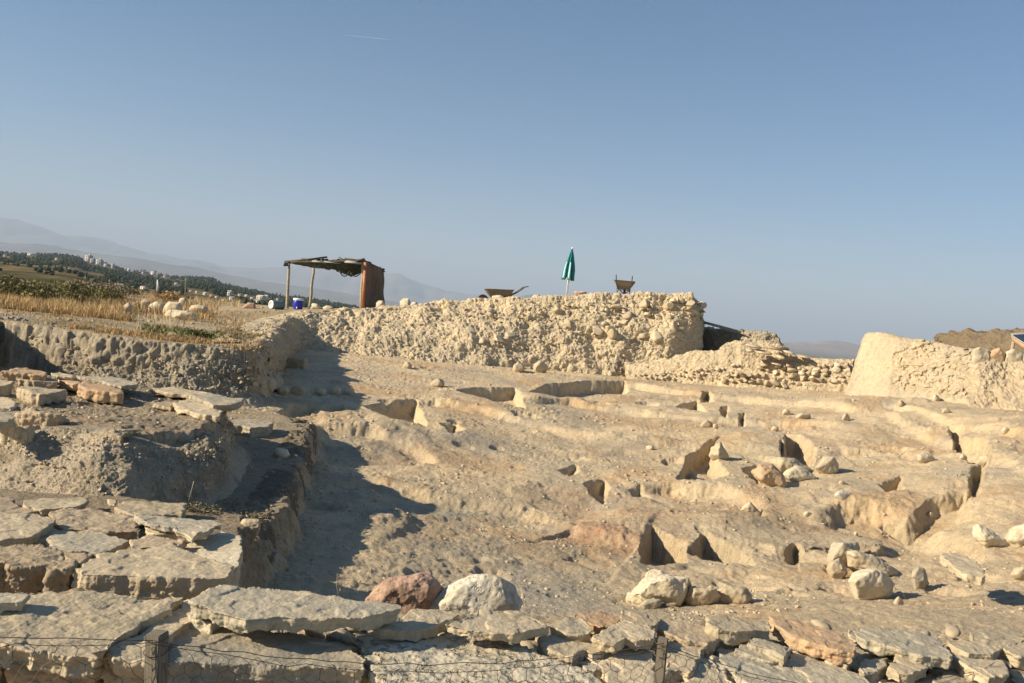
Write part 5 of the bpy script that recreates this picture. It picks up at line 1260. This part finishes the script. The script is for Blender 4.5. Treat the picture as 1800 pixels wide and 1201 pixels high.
# ------------------------------------------------------------------ fence: stakes, strand wire, netting
M['stake'] = plain_mat("grey_stake_wood", (.17, .145, .105), .85, var=.35, scale=30)
nt = M['stake'].node_tree; nn = [n for n in nt.nodes if n.type == 'TEX_NOISE'][0]; mp = nt.nodes.new("ShaderNodeMapping"); mp.inputs['Scale'].default_value = (9, 9, .5)
tc_ = [n for n in nt.nodes if n.type == 'TEX_COORD'][0]; nt.links.new(tc_.outputs['Object'], mp.inputs[0]); nt.links.new(mp.outputs[0], nn.inputs['Vector'])
M['wire'] = plain_mat("fence_wire", (.12, .10, .08), .6, .5)
def stake(pt, pbt, d, w, label, rz):
    a = at_d(*pt, d); b = at_d(*pbt, d); dr = (a - b) / np.linalg.norm(a - b); b = b - dr * (b[2] + 2.35) / max(dr[2], .1)
    bm = bmesh.new(); L = np.linalg.norm(a - b)
    bmesh.ops.create_cube(bm, size=1); 
    for v in bm.verts: v.co = Vector((v.co.x * w, v.co.y * w, (v.co.z + .5) * L))
    bmesh.ops.subdivide_edges(bm, edges=bm.edges[:], cuts=12, use_grid_fill=True)
    for v in bm.verts:
        v.co.x += .0012 * math.sin(v.co.z * 31) ; v.co.z += 0
    bmesh.ops.bevel(bm, geom=[e for e in bm.edges if e.calc_face_angle(0) > 1], offset=.003, segments=2, affect='EDGES')
    me = bpy.data.meshes.new("fence_stake"); bm.to_mesh(me); bm.free(); me.materials.append(M['stake'])
    o = bpy.data.objects.new("fence_stake", me); COL.objects.link(o); o.location = b
    o.rotation_mode = 'QUATERNION'; o.rotation_quaternion = Vector(dr).to_track_quat('Z', 'Y') @ Euler((0, 0, rz)).to_quaternion()
    tag(o, label, "stake", "stakes of the wire fence"); return a, b
s1, s1b = stake((276, 1112), (274, 1201), 2.25, .046, "weathered grey fence stake at the lower left", -.2)
s2, s2b = stake((1166, 1122), (1158, 1201), 2.85, .036, "slimmer fence stake right of the middle", -.3)
s0 = s1 + (s1 - s2) * .9 + np.array([0, .05, .05]); s3 = s2 + (s2 - s1) * 1.05 + np.array([0, .1, -.12])
m = MB()
def strand(a, b, sag, n=28, jit=.003, seed=0):
    rs = np.random.RandomState(seed); return [a * (1 - t) + b * t - np.array([0, 0, sag * 4 * t * (1 - t)]) + rs.normal(size=3) * jit for t in np.linspace(0, 1, n)]
f0 = np.array([0, -.028, -.008])
tops_ = []
for k, (a, b, sg) in enumerate(((s0, s1, .02), (s1, s2, .075), (s2, s3, .13))):
    m.tube(strand(a + f0, b + f0, sg, seed=k), .0013, 5); m.tube(strand(a + f0 - np.array([0, 0, .01]), b + f0 - np.array([0, 0, .012]), sg + .014, seed=k + 9), .0010, 5)
for s in (s1, s2):   # a turn of wire round each stake top
    for dz_ in (-.012, -.055): m.tube([s + np.array([.031 * math.cos(a), .031 * math.sin(a), dz_ + .004 * math.sin(a)]) for a in np.linspace(0, 6.28, 16)], .0014, 5)
wn_ = empty("wire_netting", (s1 + s2) / 2 - np.array([0, 0, .9])); tag(wn_, "slack hexagonal wire netting strung between the fence stakes", "wire fence")
child(m, "strand_wire", M['wire'], wn_)
m = MB(); rs = np.random.RandomState(6)
HX, HZ = .052, .030
for (a, b, sg, sd) in ((s0, s1, .02, 1), (s1, s2, .075, 2), (s2, s3, .13, 3)):
    L = np.linalg.norm(b - a); nc = int(L / (HX / 2)); nr_ = 16; G = {}
    for i in range(nc + 1):
        for j in range(nr_):
            t = i / nc; zoff = j * HZ * 1.5 / 1.0
            z = zoff + (HZ * .5 if ((i + j) % 2 == 0) else 0)
            top = a * (1 - t) + b * t - np.array([0, 0, sg * 4 * t * (1 - t) + .012])
            wob = np.array([.010 * math.sin(i * .33 + j), .022 * math.sin(i * .21 + j * .5) + .01 * math.sin(i * .5), .006 * math.sin(i * .4)]) * min(1, j / 2)
            G[i, j] = top + f0 - np.array([0, 0, z]) + wob + rs.normal(size=3) * .0015
    for i in range(nc):
        for j in range(nr_): m.tube([G[i, j], G[i + 1, j]], .0008, 3, False)
    for i in range(nc + 1):
        for j in range(nr_ - 1):
            if (i + j) % 2 == 0: m.tube([G[i, j], G[i, j + 1]], .0010, 3, False)
child(m, "netting", M['wire'], wn_)
# ------------------------------------------------------------------ beyond: hillside with the town, plain, mountains
CR_X = [-900,-300,0,50,100,130,145,180,230,300,330,370,390,440,490,545,620,680,760,900,1100,2600]
CR_Y = [30,24,19,20,25,23,18,15,8,5,8,9,1,-4,-9,-9,-15,-17,-30,-42,-56,-56]
_dirs = [ray(px, 540 if px < 900 else 600) for px in CR_X]
CR_U = [r[0] for r in _dirs]
YC = 1500.
def off_at(u, y):
    c = np.interp(u, CR_U, CR_Y); L = np.log(y)
    lo = np.interp(u, [-2, -.62, -.45, -.2, .2], [-36, -34, -46, -60, -110])
    t = np.clip((L - math.log(150)) / (math.log(YC) - math.log(150)), -.35, 1)
    bump = 5 * np.sin(u * 17 + L * 3) * np.clip(t * (1 - t) * 4, 0, 1)
    return np.where(y <= YC, lo + (c - lo) * t + bump * np.clip(1 - t, 0, 1), c)
def far_z(x, y):
    u = x / y; z = y * off_at(u, y) / FPX
    z = z + y * .0009 * fbm2(x / y * 22, np.log(y) * 9, 1, 3)
    k = smooth((y - 1500) / 2200); return np.where(y > 1500, z * (1 - k) + (-62) * k, z)
ny_, nx_ = 420, 700
yy = np.exp(np.linspace(math.log(52), math.log(60000), ny_)); uu = np.linspace(-1.6, 1.6, nx_)
GU, GY = np.meshgrid(uu, yy); GX = GU * GY
GZ = far_z(GX, GY)
V = np.stack([GX, GY, GZ], -1).reshape(-1, 3)
q1 = fbm2(V[:, 0], V[:, 1], .006, 4, .6); q2 = fbm2(V[:, 0] + 900, V[:, 1], .02, 3, .6)
col = np.tile(np.array([.17, .125, .06], np.float32), (len(V), 1))
col = lerp3(col, (.05, .055, .025), smooth(q1 * 1.5 + .3 + .4 * smooth((V[:, 1] - 300) / 500)))
col = lerp3(col, (.22, .17, .10), smooth(q2 * 2 - .5) * .8)
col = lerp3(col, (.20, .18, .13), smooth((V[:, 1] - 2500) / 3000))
m, nt, b = new_mat("hillside_ground"); a_ = N(nt, "ShaderNodeAttribute"); a_.attribute_name = "tint"
n_ = N(nt, "ShaderNodeTexNoise"); n_.inputs['Scale'].default_value = .05; n_.inputs['Detail'].default_value = 8; nt.links.new(N(nt, "ShaderNodeNewGeometry").outputs['Position'], n_.inputs['Vector'])
r_ = ramp(nt, n_.outputs['Fac'], [(.35, .6), (.65, 1.3)]); nt.links.new(mix(nt, 1, a_.outputs['Color'], r_.outputs[0], 'MULTIPLY'), b.inputs['Base Color']); b.inputs['Roughness'].default_value = 1; b.inputs['Specular IOR Level'].default_value = 0
M['hill'] = m
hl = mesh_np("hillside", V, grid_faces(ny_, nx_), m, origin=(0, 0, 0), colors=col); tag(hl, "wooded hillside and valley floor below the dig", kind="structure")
def far_hit(px, py, y0=120, y1=3000):
    r = ray(px, py); y = y0
    while y < y1:
        if r[2] * y < float(far_z(np.array(r[0] * y), np.array(float(y)))): return np.array([r[0] * y, y, r[2] * y])
        y *= 1.01
    return None
# woodland
rs = np.random.RandomState(9); mb = MB(); n_t = 0
M['wood'] = plain_mat("dark_foliage", (.030, .042, .018), .95, var=.5, scale=.12)
M['wood'].node_tree.nodes["Principled BSDF"].inputs['Specular IOR Level'].default_value = .05
HS = ((9,452,5,4),(54,449,8,3),(185,469,4,4),(226,477,4,4),(251,483,4,5),(270,482,7,5),(290,488,5,3),(212,503,10,3),(253,509,10,5),(336,513,5,3),(346,516,5,4),(360,519,5,4),(371,522,5,3),(381,525,6,4),(403,520,6,7),(422,521,7,4),(407,528,8,5),(392,530,5,3),(433,522,5,3),(443,527,6,4),(452,532,9,4),(459,527,13,6),(468,524,6,4),(488,528,4,3),(100,457,5,3),(120,474,5,2),(310,500,5,3),(418,534,6,3))
TW = ((156,461,10,11,'tower',"tallest grey tower block on the distant crest"),(163,464,9,8,'tower',"lower tower block just right of the tallest one"),(175,467,11,9,'tower',"wide tower block right of the lower one on the crest"),
          (198,473,4,8,'tower',"slim white tower block apart from the others on the crest"))
HP = []
for q_ in list(HS) + list(TW):
    h_ = far_hit(q_[0], q_[1]); HP.append(h_ if h_ is not None else at_d(q_[0], q_[1], 1450.))
while n_t < 6500:
    u = rs.uniform(-.75, -.10); y = math.exp(rs.uniform(math.log(330), math.log(1560)))
    x = u * y; d_ = float(fbm2(np.array([x]), np.array([y]), .007, 3, .6)[0]) + .55 * smooth((y - 500) / 900)
    if y < 650 and u < -.52: d_ -= .45
    if any(abs(x / y - h_[0] / h_[1]) < .0065 and -90 < h_[1] - y < (260 if h_[1] > 900 else 160) for h_ in HP): continue
    if rs.rand() > np.clip(d_ * 1.9 + .02, .02, 1): continue
    s = rs.uniform(1.1, 2.6) * (.55 + .45 * min(1, y / 1100)); tall = rs.uniform(1.4, 2.1) if rs.rand() < .10 else rs.uniform(.7, 1.1)
    V, F = ICO[1]; V = V * (1 + .25 * rs.normal(size=(len(V), 1))) * np.array([s * (.5 if tall > 1.5 else 1), s * (.5 if tall > 1.5 else 1), s * tall])
    z = float(far_z(np.array(x), np.array(y))); mb.add(V + np.array([x, y, z + s * tall * .6]), F); n_t += 1
tag(mb.build("woodland", M['wood']), "dark trees covering the distant hillside around the town", "woodland", kind="stuff")
# houses and towers of the town
M['render'] = plain_mat("white_render", (.72, .70, .66), .9, var=.1, scale=.3)
M['grey_render'] = plain_mat('grey_render', (.40, .38, .35), .9, var=.1, scale=.3)
M['cream'] = plain_mat("cream_render", (.55, .48, .38), .9, var=.1, scale=.3)
M['tile'] = plain_mat("brown_roof", (.24, .15, .11), .9, var=.2, scale=.5)
M['winglass'] = plain_mat("dark_glass", (.05, .06, .07), .3)
def house(px, py, wpx, hpx, kind, label, grp=None):
    p = far_hit(px, py)
    if p is None: p = at_d(px, py, 1450.)
    s = p[1] / FPX; w, h = wpx * s, hpx * s; dep = w * .8
    e = empty("apartment_tower" if kind == 'tower' else "house", p); tag(e, label, "tower block" if kind == 'tower' else "house", grp)
    e.rotation_euler = (0, 0, rs.uniform(-.5, .5))
    m = MB(); m.box((0, 0, h / 2 - 1.5), (w, dep, h + 3)); m.build("walls", M['render' if kind == 'house' else ('grey_render' if kind == 'tower' else 'cream')], e, False, (0, 0, 0))
    if kind == 'tower':
        m = MB(); m.box((0, 0, h + .5), (w * 1.04, dep * 1.04, .9)); m.box((w * .15, 0, h + 1.8), (w * .3, dep * .3, 2.4)); m.build("roof", M['cream'], e, False, (0, 0, 0))
    else:
        m = MB(); a = w * .56; c = dep * .56; hh = h * .35
        m.add([(-a, -c, h), (a, -c, h), (a, c, h), (-a, c, h), (-a, 0, h + hh), (a, 0, h + hh)], [[0, 1, 5, 4], [2, 3, 4, 5], [3, 2, 1, 0]]); m.add([(-a, -c, h), (-a, c, h), (-a, 0, h + hh), (a, -c, h), (a, c, h), (a, 0, h + hh)], [[0, 2, 1], [3, 4, 5]])
        m.build("roof", M['tile' if rs.rand() < .5 else 'cream'], e, False, (0, 0, 0))
    nf = max(1, int(h / 3.2)); nw_ = max(2, int(w / 5))
    m = MB()
    for i in range(nf):
        for j in range(nw_):
            m.box((-w / 2 + w * (j + .5) / nw_, -dep / 2 - .05, h * (i + .5) / nf), (w / nw_ * .4, .12, h / nf * .45))
    o = m.build("windows", M['winglass'], e, False, (0, 0, 0)); o["kind"] = "stuff" if False else "thing"
for a in TW: house(*a)
for i, a in enumerate(HS):
    house(*a, 'house' if i % 3 else 'cream', "small pale house among the trees of the distant hillside", "houses of the distant town")
# old yellow hut wall at the left edge
p = at_d(-8, 502, 60); e = empty("hut", p); tag(e, "yellowish hut with a flat roof cut off by the left edge", "hut")
m = MB(); m.box((0, 0, .1), (1.3, 1.2, 1.0)); m.build("walls", M['cream'], e, False, (0, 0, 0)); m = MB(); m.box((.3, 0, .68), (2.6, 1.5, .1)); m.box((2.4, .8, .45), (3.6, 1.2, .08)); m.build("roof", M['darkwood'], e, False, (0, 0, 0))
# mountains
def range_(name, label, prof, d, depth, col, nz, base=-70, wx=(-900, 2300)):
    px = np.linspace(wx[0], wx[1], 700); py = np.interp(px, [a for a, _ in prof], [b for _, b in prof])
    C = np.array([at_d(a, b, d) for a, b in zip(px, py)]); nr = 60
    t = np.linspace(-1, 1, nr); V = np.empty((nr, len(px), 3))
    for i, tt in enumerate(t):
        y = d + tt * depth * (1.0 if tt < 0 else .7); k = 1 - abs(tt) ** 1.25
        x = C[:, 0] * y / d
        r = fbm2(x / depth * 3.2, np.full(len(px), y) / depth * 1.2, 1, 5, .55)
        h = np.maximum(C[:, 2] - base, 0)
        V[i] = np.stack([x, np.full(len(px), y), base + h * k * (1 + nz * r * (1 - abs(k - .5) * .6) * (abs(tt) > .03)) - (h * nz * .25 * np.abs(r)) * (tt != 0) - 5 * abs(tt)], 1)
    m, nt, b = new_mat(name); n_ = N(nt, "ShaderNodeTexNoise"); n_.inputs['Scale'].default_value = .0012; n_.inputs['Detail'].default_value = 9; nt.links.new(N(nt, "ShaderNodeNewGeometry").outputs['Position'], n_.inputs['Vector'])
    nt.links.new(ramp(nt, n_.outputs['Fac'], [(.35, [c * .7 for c in col]), (.65, [c * 1.25 for c in col])]).outputs[0], b.inputs['Base Color']); b.inputs['Roughness'].default_value = 1; b.inputs['Specular IOR Level'].default_value = 0
    o = mesh_np(name, V.reshape(-1, 3), grid_faces(nr, len(px)), m, origin=(0, 0, 0)); tag(o, label, kind="structure")
range_("mountains", "hazy far mountain range descending to the right", [(-900,330),(-200,360),(0,387),(30,391),(55,396),(90,404),(120,414),(150,417),(180,423),(235,437),(265,444),(300,450),(330,456),(360,458),(400,467),(450,470),(520,470),(600,472),(650,477),(690,483),(720,490),(745,499),(780,508),(820,514),(850,519),(905,530),(980,545),(1100,575),(1300,630),(2300,760)], 17000, 3800, (.20, .17, .13), .35)
range_("hills", "lower hazy hills in front of the far mountains", [(-900,400),(-200,415),(0,425),(60,430),(110,440),(170,445),(250,455),(330,470),(380,478),(450,492),(520,503),(600,514),(680,528),(760,540),(860,545),(895,530),(915,520),(935,517),(955,522),(985,532),(1040,560),(1200,600),(2300,740)], 9500, 2300, (.17, .15, .11), .3)
range_("hills", "bare eroded hills on the horizon at the right", [(-900,900),(1100,640),(1250,612),(1330,606),(1380,601),(1410,600),(1440,599),(1465,600),(1500,604),(1530,609),(1600,616),(1700,634),(1900,650),(2300,720)], 9000, 1800, (.24, .17, .12), .7)
# vapour trail high in the sky
m, nt, b = new_mat("vapour"); b.inputs['Base Color'].default_value = (.9, .9, .9, 1); b.inputs['Roughness'].default_value = 1
mb = MB(); mb.tube([at_d(604, 61.5, 9000), at_d(640, 65, 9000), at_d(672, 68.5, 9000), at_d(692, 71, 9000)], [.3, .7, 1.2, .6], 8); tag(mb.build("contrail", m, None, True), "short thin white vapour trail high in the blue sky", "contrail")

# ------------------------------------------------------------------ dry grass, weeds and shrubs
m, nt, b = new_mat("grass"); a_ = N(nt, "ShaderNodeAttribute"); a_.attribute_name = "tint"; nt.links.new(a_.outputs['Color'], b.inputs['Base Color']); b.inputs['Roughness'].default_value = .8; b.inputs['Specular IOR Level'].default_value = .2
M['grass'] = m
def blades(name, label, X, Y, H, Wd, cols, cat, seed, kind="stuff", z=None, lean=.45):
    rs = np.random.RandomState(seed); n = len(X); Z = (gz_v(X, Y) if z is None else z) - .01
    a = rs.rand(n) * 6.283; hd = rs.rand(n) * 6.283; ln = H * lean * rs.rand(n) * 1.6
    w = Wd * (.6 + .8 * rs.rand(n)); c, s = np.cos(a) * w, np.sin(a) * w
    B = np.stack([X, Y, Z], 1); tip = B + np.stack([np.cos(hd) * ln, np.sin(hd) * ln, H], 1); mid = B + np.stack([np.cos(hd) * ln * .35, np.sin(hd) * ln * .35, H * .55], 1)
    o = np.stack([c, s, 0 * c], 1)
    V = np.stack([B - o, B + o, mid + o * .7, mid - o * .7, tip], 1).reshape(-1, 3); i = np.arange(n)[:, None] * 5
    F4 = i + np.array([[0, 1, 2, 3]]); F3 = i + np.array([[3, 2, 4]])
    o = mesh_np(name, V, [F4, F3], M['grass'], smooth_shade=False, colors=np.repeat(cols, 5, 0)); tag(o, label, cat, kind=kind); return o
def zone(n, px0, px1, d0, d1, seed, thr=.0, f=1.3):
    rs = np.random.RandomState(seed); u0, u1 = (px0 - 900) / FPX, (px1 - 900) / FPX
    u = rs.uniform(u0, u1, n * 3); y = rs.uniform(d0, d1, n * 3); x = u * y
    k = fbm2(x, y, f, 4, .6) + rs.normal(size=len(x)) * .15; ok = k > thr
    return x[ok][:n], y[ok][:n]
def cols(n, a, b, seed, v=.25):
    rs = np.random.RandomState(seed); t = rs.rand(n, 1); return (np.array(a) * (1 - t) + np.array(b) * t) * (1 + v * rs.normal(size=(n, 1)).clip(-2, 2))
gold, gold2, olive, green, brown = (.54, .36, .155), (.62, .46, .24), (.17, .16, .06), (.13, .155, .05), (.35, .235, .12)
xs, ys, hs, cs = [], [], [], []
def add_zone(n, px0, px1, d0, d1, seed, thr, h, ca, cb, f=1.3):
    x, y = zone(n, px0, px1, d0, d1, seed, thr, f); xs.append(x); ys.append(y)
    hs.append(.75 * h * (.4 + .9 * np.random.RandomState(seed + 1).rand(len(x)))); cs.append(cols(len(x), ca, cb, seed + 2))
add_zone(6500, -60, 215, 16.2, 20, 1, -.02, .25, gold, gold2)
add_zone(2600, -60, 240, 16.0, 21, 21, -.1, .16, brown, olive)
add_zone(500, -60, 330, 16.0, 24, 22, -.3, .42, gold2, brown)
add_zone(3500, -60, 230, 16.0, 17.5, 2, -.1, .15, brown, gold)
add_zone(6000, -60, 380, 20, 30, 3, -.05, .30, gold, brown)
add_zone(5000, -60, 420, 30, 45, 4, -.1, .35, brown, gold2)
add_zone(4200, 120, 470, 12.0, 13.2, 5, -.05, .09, gold, brown, 2.5)
add_zone(2500, 0, 480, 12.4, 16, 6, .25, .07, brown, gold, 2)
add_zone(1800, 380, 520, 14, 26, 7, .2, .07, gold2, brown, 1.5)
add_zone(1800, 200, 470, 18, 26, 8, .05, .14, gold, brown)
blades("dry_grass", "golden and brown dry grass on the plateau around the rock pile", np.concatenate(xs), np.concatenate(ys), np.concatenate(hs), .006 + .0 * np.concatenate(xs), np.concatenate(cs), "grass", 1)
xs, ys, hs, cs = [], [], [], []
add_zone(1100, 250, 395, 12.7, 15.6, 11, .08, .09, green, olive, 2.8)
add_zone(900, 395, 470, 13.2, 16, 12, .1, .10, olive, brown, 2.2)
add_zone(900, 60, 260, 20, 24, 13, .0, .3, olive, brown)
blades("weeds", "low green weeds growing between the rock pile and the plateau edge", np.concatenate(xs), np.concatenate(ys), np.concatenate(hs), .010 + .0 * np.concatenate(xs), np.concatenate(cs), "weeds", 2, lean=1.1)
def shrub(px, py, d, w, h, n, ca, cb, label, group=None, leaf=.035, name="shrub", seed=0, z0=None):
    rs = np.random.RandomState(seed); p = at_d(px, py, d); z = gz(p[0], p[1]) if z0 is None else z0
    e = empty(name, (p[0], p[1], z)); tag(e, label, "shrub" if name == "shrub" else "plant", group)
    nst = 14; m = MB(); tips = []
    for k in range(nst):
        a = rs.rand() * 6.28; r = rs.rand() ** .5 * w / 2; t = np.array([r * math.cos(a), r * math.sin(a) * .8, h * rs.uniform(.45, .95) * (1 - .4 * (r / (w / 2)) ** 2)])
        pts = [np.zeros(3), t * np.array([.5, .5, .45]) + rs.normal(size=3) * .02 * w, t]; m.tube(pts, [.008, .006, .003], 4, False); tips.append(pts)
    m.build("stems", M['pole'], e, False, (0, 0, 0))
    P = []
    for k in range(n):
        q = tips[rs.randint(nst)]; t = rs.uniform(.35, 1.05); c = q[1] * (1 - t) + q[2] * t if t < 1 else q[2]
        P.append(c + rs.normal(size=3) * np.array([.10 * w, .10 * w, .09 * h]))
    P = np.array(P); P[:, 2] = np.maximum(P[:, 2], .01); A = rs.normal(size=(n, 3)); A /= np.linalg.norm(A, axis=1)[:, None]; Bv = np.cross(A, rs.normal(size=(n, 3))); Bv /= np.linalg.norm(Bv, axis=1)[:, None]
    s = leaf * (.5 + rs.rand(n, 1)); V = np.stack([P - A * s, P + Bv * s * .4, P + A * s, P - Bv * s * .4], 1).reshape(-1, 3); F = np.arange(n)[:, None] * 4 + np.array([[0, 1, 2, 3]])
    mesh_np("foliage", V, F, M['grass'], e, False, (0, 0, 0), colors=np.repeat(cols(n, ca, cb, seed + 3, .35), 4, 0)); return e
sid = 0
for px, d, w, h in ((20,23,1.1,.55),(48,24,1.2,.5),(75,24,1.3,.6),(100,26,1.4,.6),(128,26,1.2,.5),(150,27,1.4,.55),(178,29,1.3,.5),(192,26,1.0,.55),(-5,22,1.1,.5),(60,20.5,.9,.4),(95,21.5,.9,.4),(30,28,1.3,.6),(215,34,1.2,.5),(125,22,.8,.35)):
    sid += 1; shrub(px, 545, d, w, h, 900, olive, (.20, .17, .07), "scrubby olive shrub in the thicket left of the rock pile", "shrubs in the thicket on the plateau", seed=sid, leaf=.05)
shrub(165, 540, 30, 2.4, .75, 1500, (.30, .25, .17), (.16, .13, .08), "wide dry brown bush cresting the thicket on the plateau", seed=40, leaf=.05)
shrub(305, 540, 30, 1.2, .5, 700, gold, brown, "tawny dry bush behind the rock pile", seed=41, leaf=.05)
shrub(345, 578, 13.6, .55, .14, 500, green, olive, "leafy green plant at the right front of the rock pile", seed=42, leaf=.03)
shrub(418, 590, 13.4, .3, .28, 160, olive, brown, "spindly weed standing near the plateau corner", seed=43, leaf=.02, name="weed_plant")
# weeds by the flagstones: dry twiggy plants in the shade of the mound
for k, (px, py, d, w, h) in enumerate(((330,880,5.3,.34,.13),(295,878,5.3,.25,.1),(365,872,5.5,.3,.15),(250,868,5.35,.25,.07),(350,900,5.1,.3,.06),(385,905,5.2,.35,.06),(440,880,5.9,.3,.05))):
    p = at_d(px, py, d); shrub(px, py, d, w, h, 420, (.20, .17, .10), (.12, .12, .06), "small twiggy weed at the foot of the mound behind the flagstones", "weeds behind the flagstones", leaf=.009, name="weed_plant", seed=60 + k)
def sprig(px, py, d, h, label, seed):
    rs = np.random.RandomState(seed); b_ = at_d(px, py, d); e = empty("weed_sprig", b_); tag(e, label, "plant"); m = MB()
    top = np.array([-.22 * h, 0, h]); m.tube([(0, 0, -.03), top * .5 + np.array([-.01, 0, 0]), top], [.0022, .0016, .0008], 5)
    for t in np.linspace(.2, .98, 16):
        c = top * t; s = rs.choice([-1, 1]); m.tube([c, c + np.array([s * h * .10 * (1.1 - t * .5), rs.normal() * .006, h * .07])], [.0014, .0006], 4)
    m.build("stem", M['pole'], e, False, (0, 0, 0))
sprig(598, 1046, 3.25, .085, "dry feathery sprig sticking up behind the smooth curved slab", 1)
mb = MB(); mb.tube([at_d(332, 880, 5.35), at_d(338, 858, 5.35), at_d(341, 846, 5.36)], .0035, 6); tag(mb.build("twig", M['pole']), "thin bare twig standing in the weeds before the mound", "twig")
# litter of dry leaf and stalk on the ledge
x, y = zone(2600, 330, 505, 5.2, 6.5, 31, -.2, 3); blades("litter", "dry brown leaf litter on the ledge of the left spur", x, y, .012 + .02 * np.random.RandomState(3).rand(len(x)), .004, cols(len(x), (.34, .27, .16), (.14, .10, .06), 8), "litter", 33, lean=1.4)

# ------------------------------------------------------------------ the air
hz = bpy.data.meshes.new("haze"); bm = bmesh.new(); bmesh.ops.create_cube(bm, size=1)
for v in bm.verts: v.co = Vector((v.co.x * 240000, v.co.y * 160000 + 20000, -160 + (v.co.z + .5) * 1560))
bm.to_mesh(hz); bm.free(); ho = bpy.data.objects.new("haze", hz); COL.objects.link(ho); ho["kind"] = "stuff"; ho["label"] = "thin pale haze filling the valley air"; ho["category"] = "haze"
hm = bpy.data.materials.new("haze"); hm.use_nodes = True; ht = hm.node_tree; ht.nodes.clear()
pv = ht.nodes.new("ShaderNodeVolumePrincipled"); pv.inputs['Color'].default_value = (.64, .78, .97, 1); pv.inputs['Density'].default_value = 0.000115; pv.inputs['Anisotropy'].default_value = .0
oo = ht.nodes.new("ShaderNodeOutputMaterial"); ht.links.new(pv.outputs[0], oo.inputs['Volume']); hz.materials.append(hm)
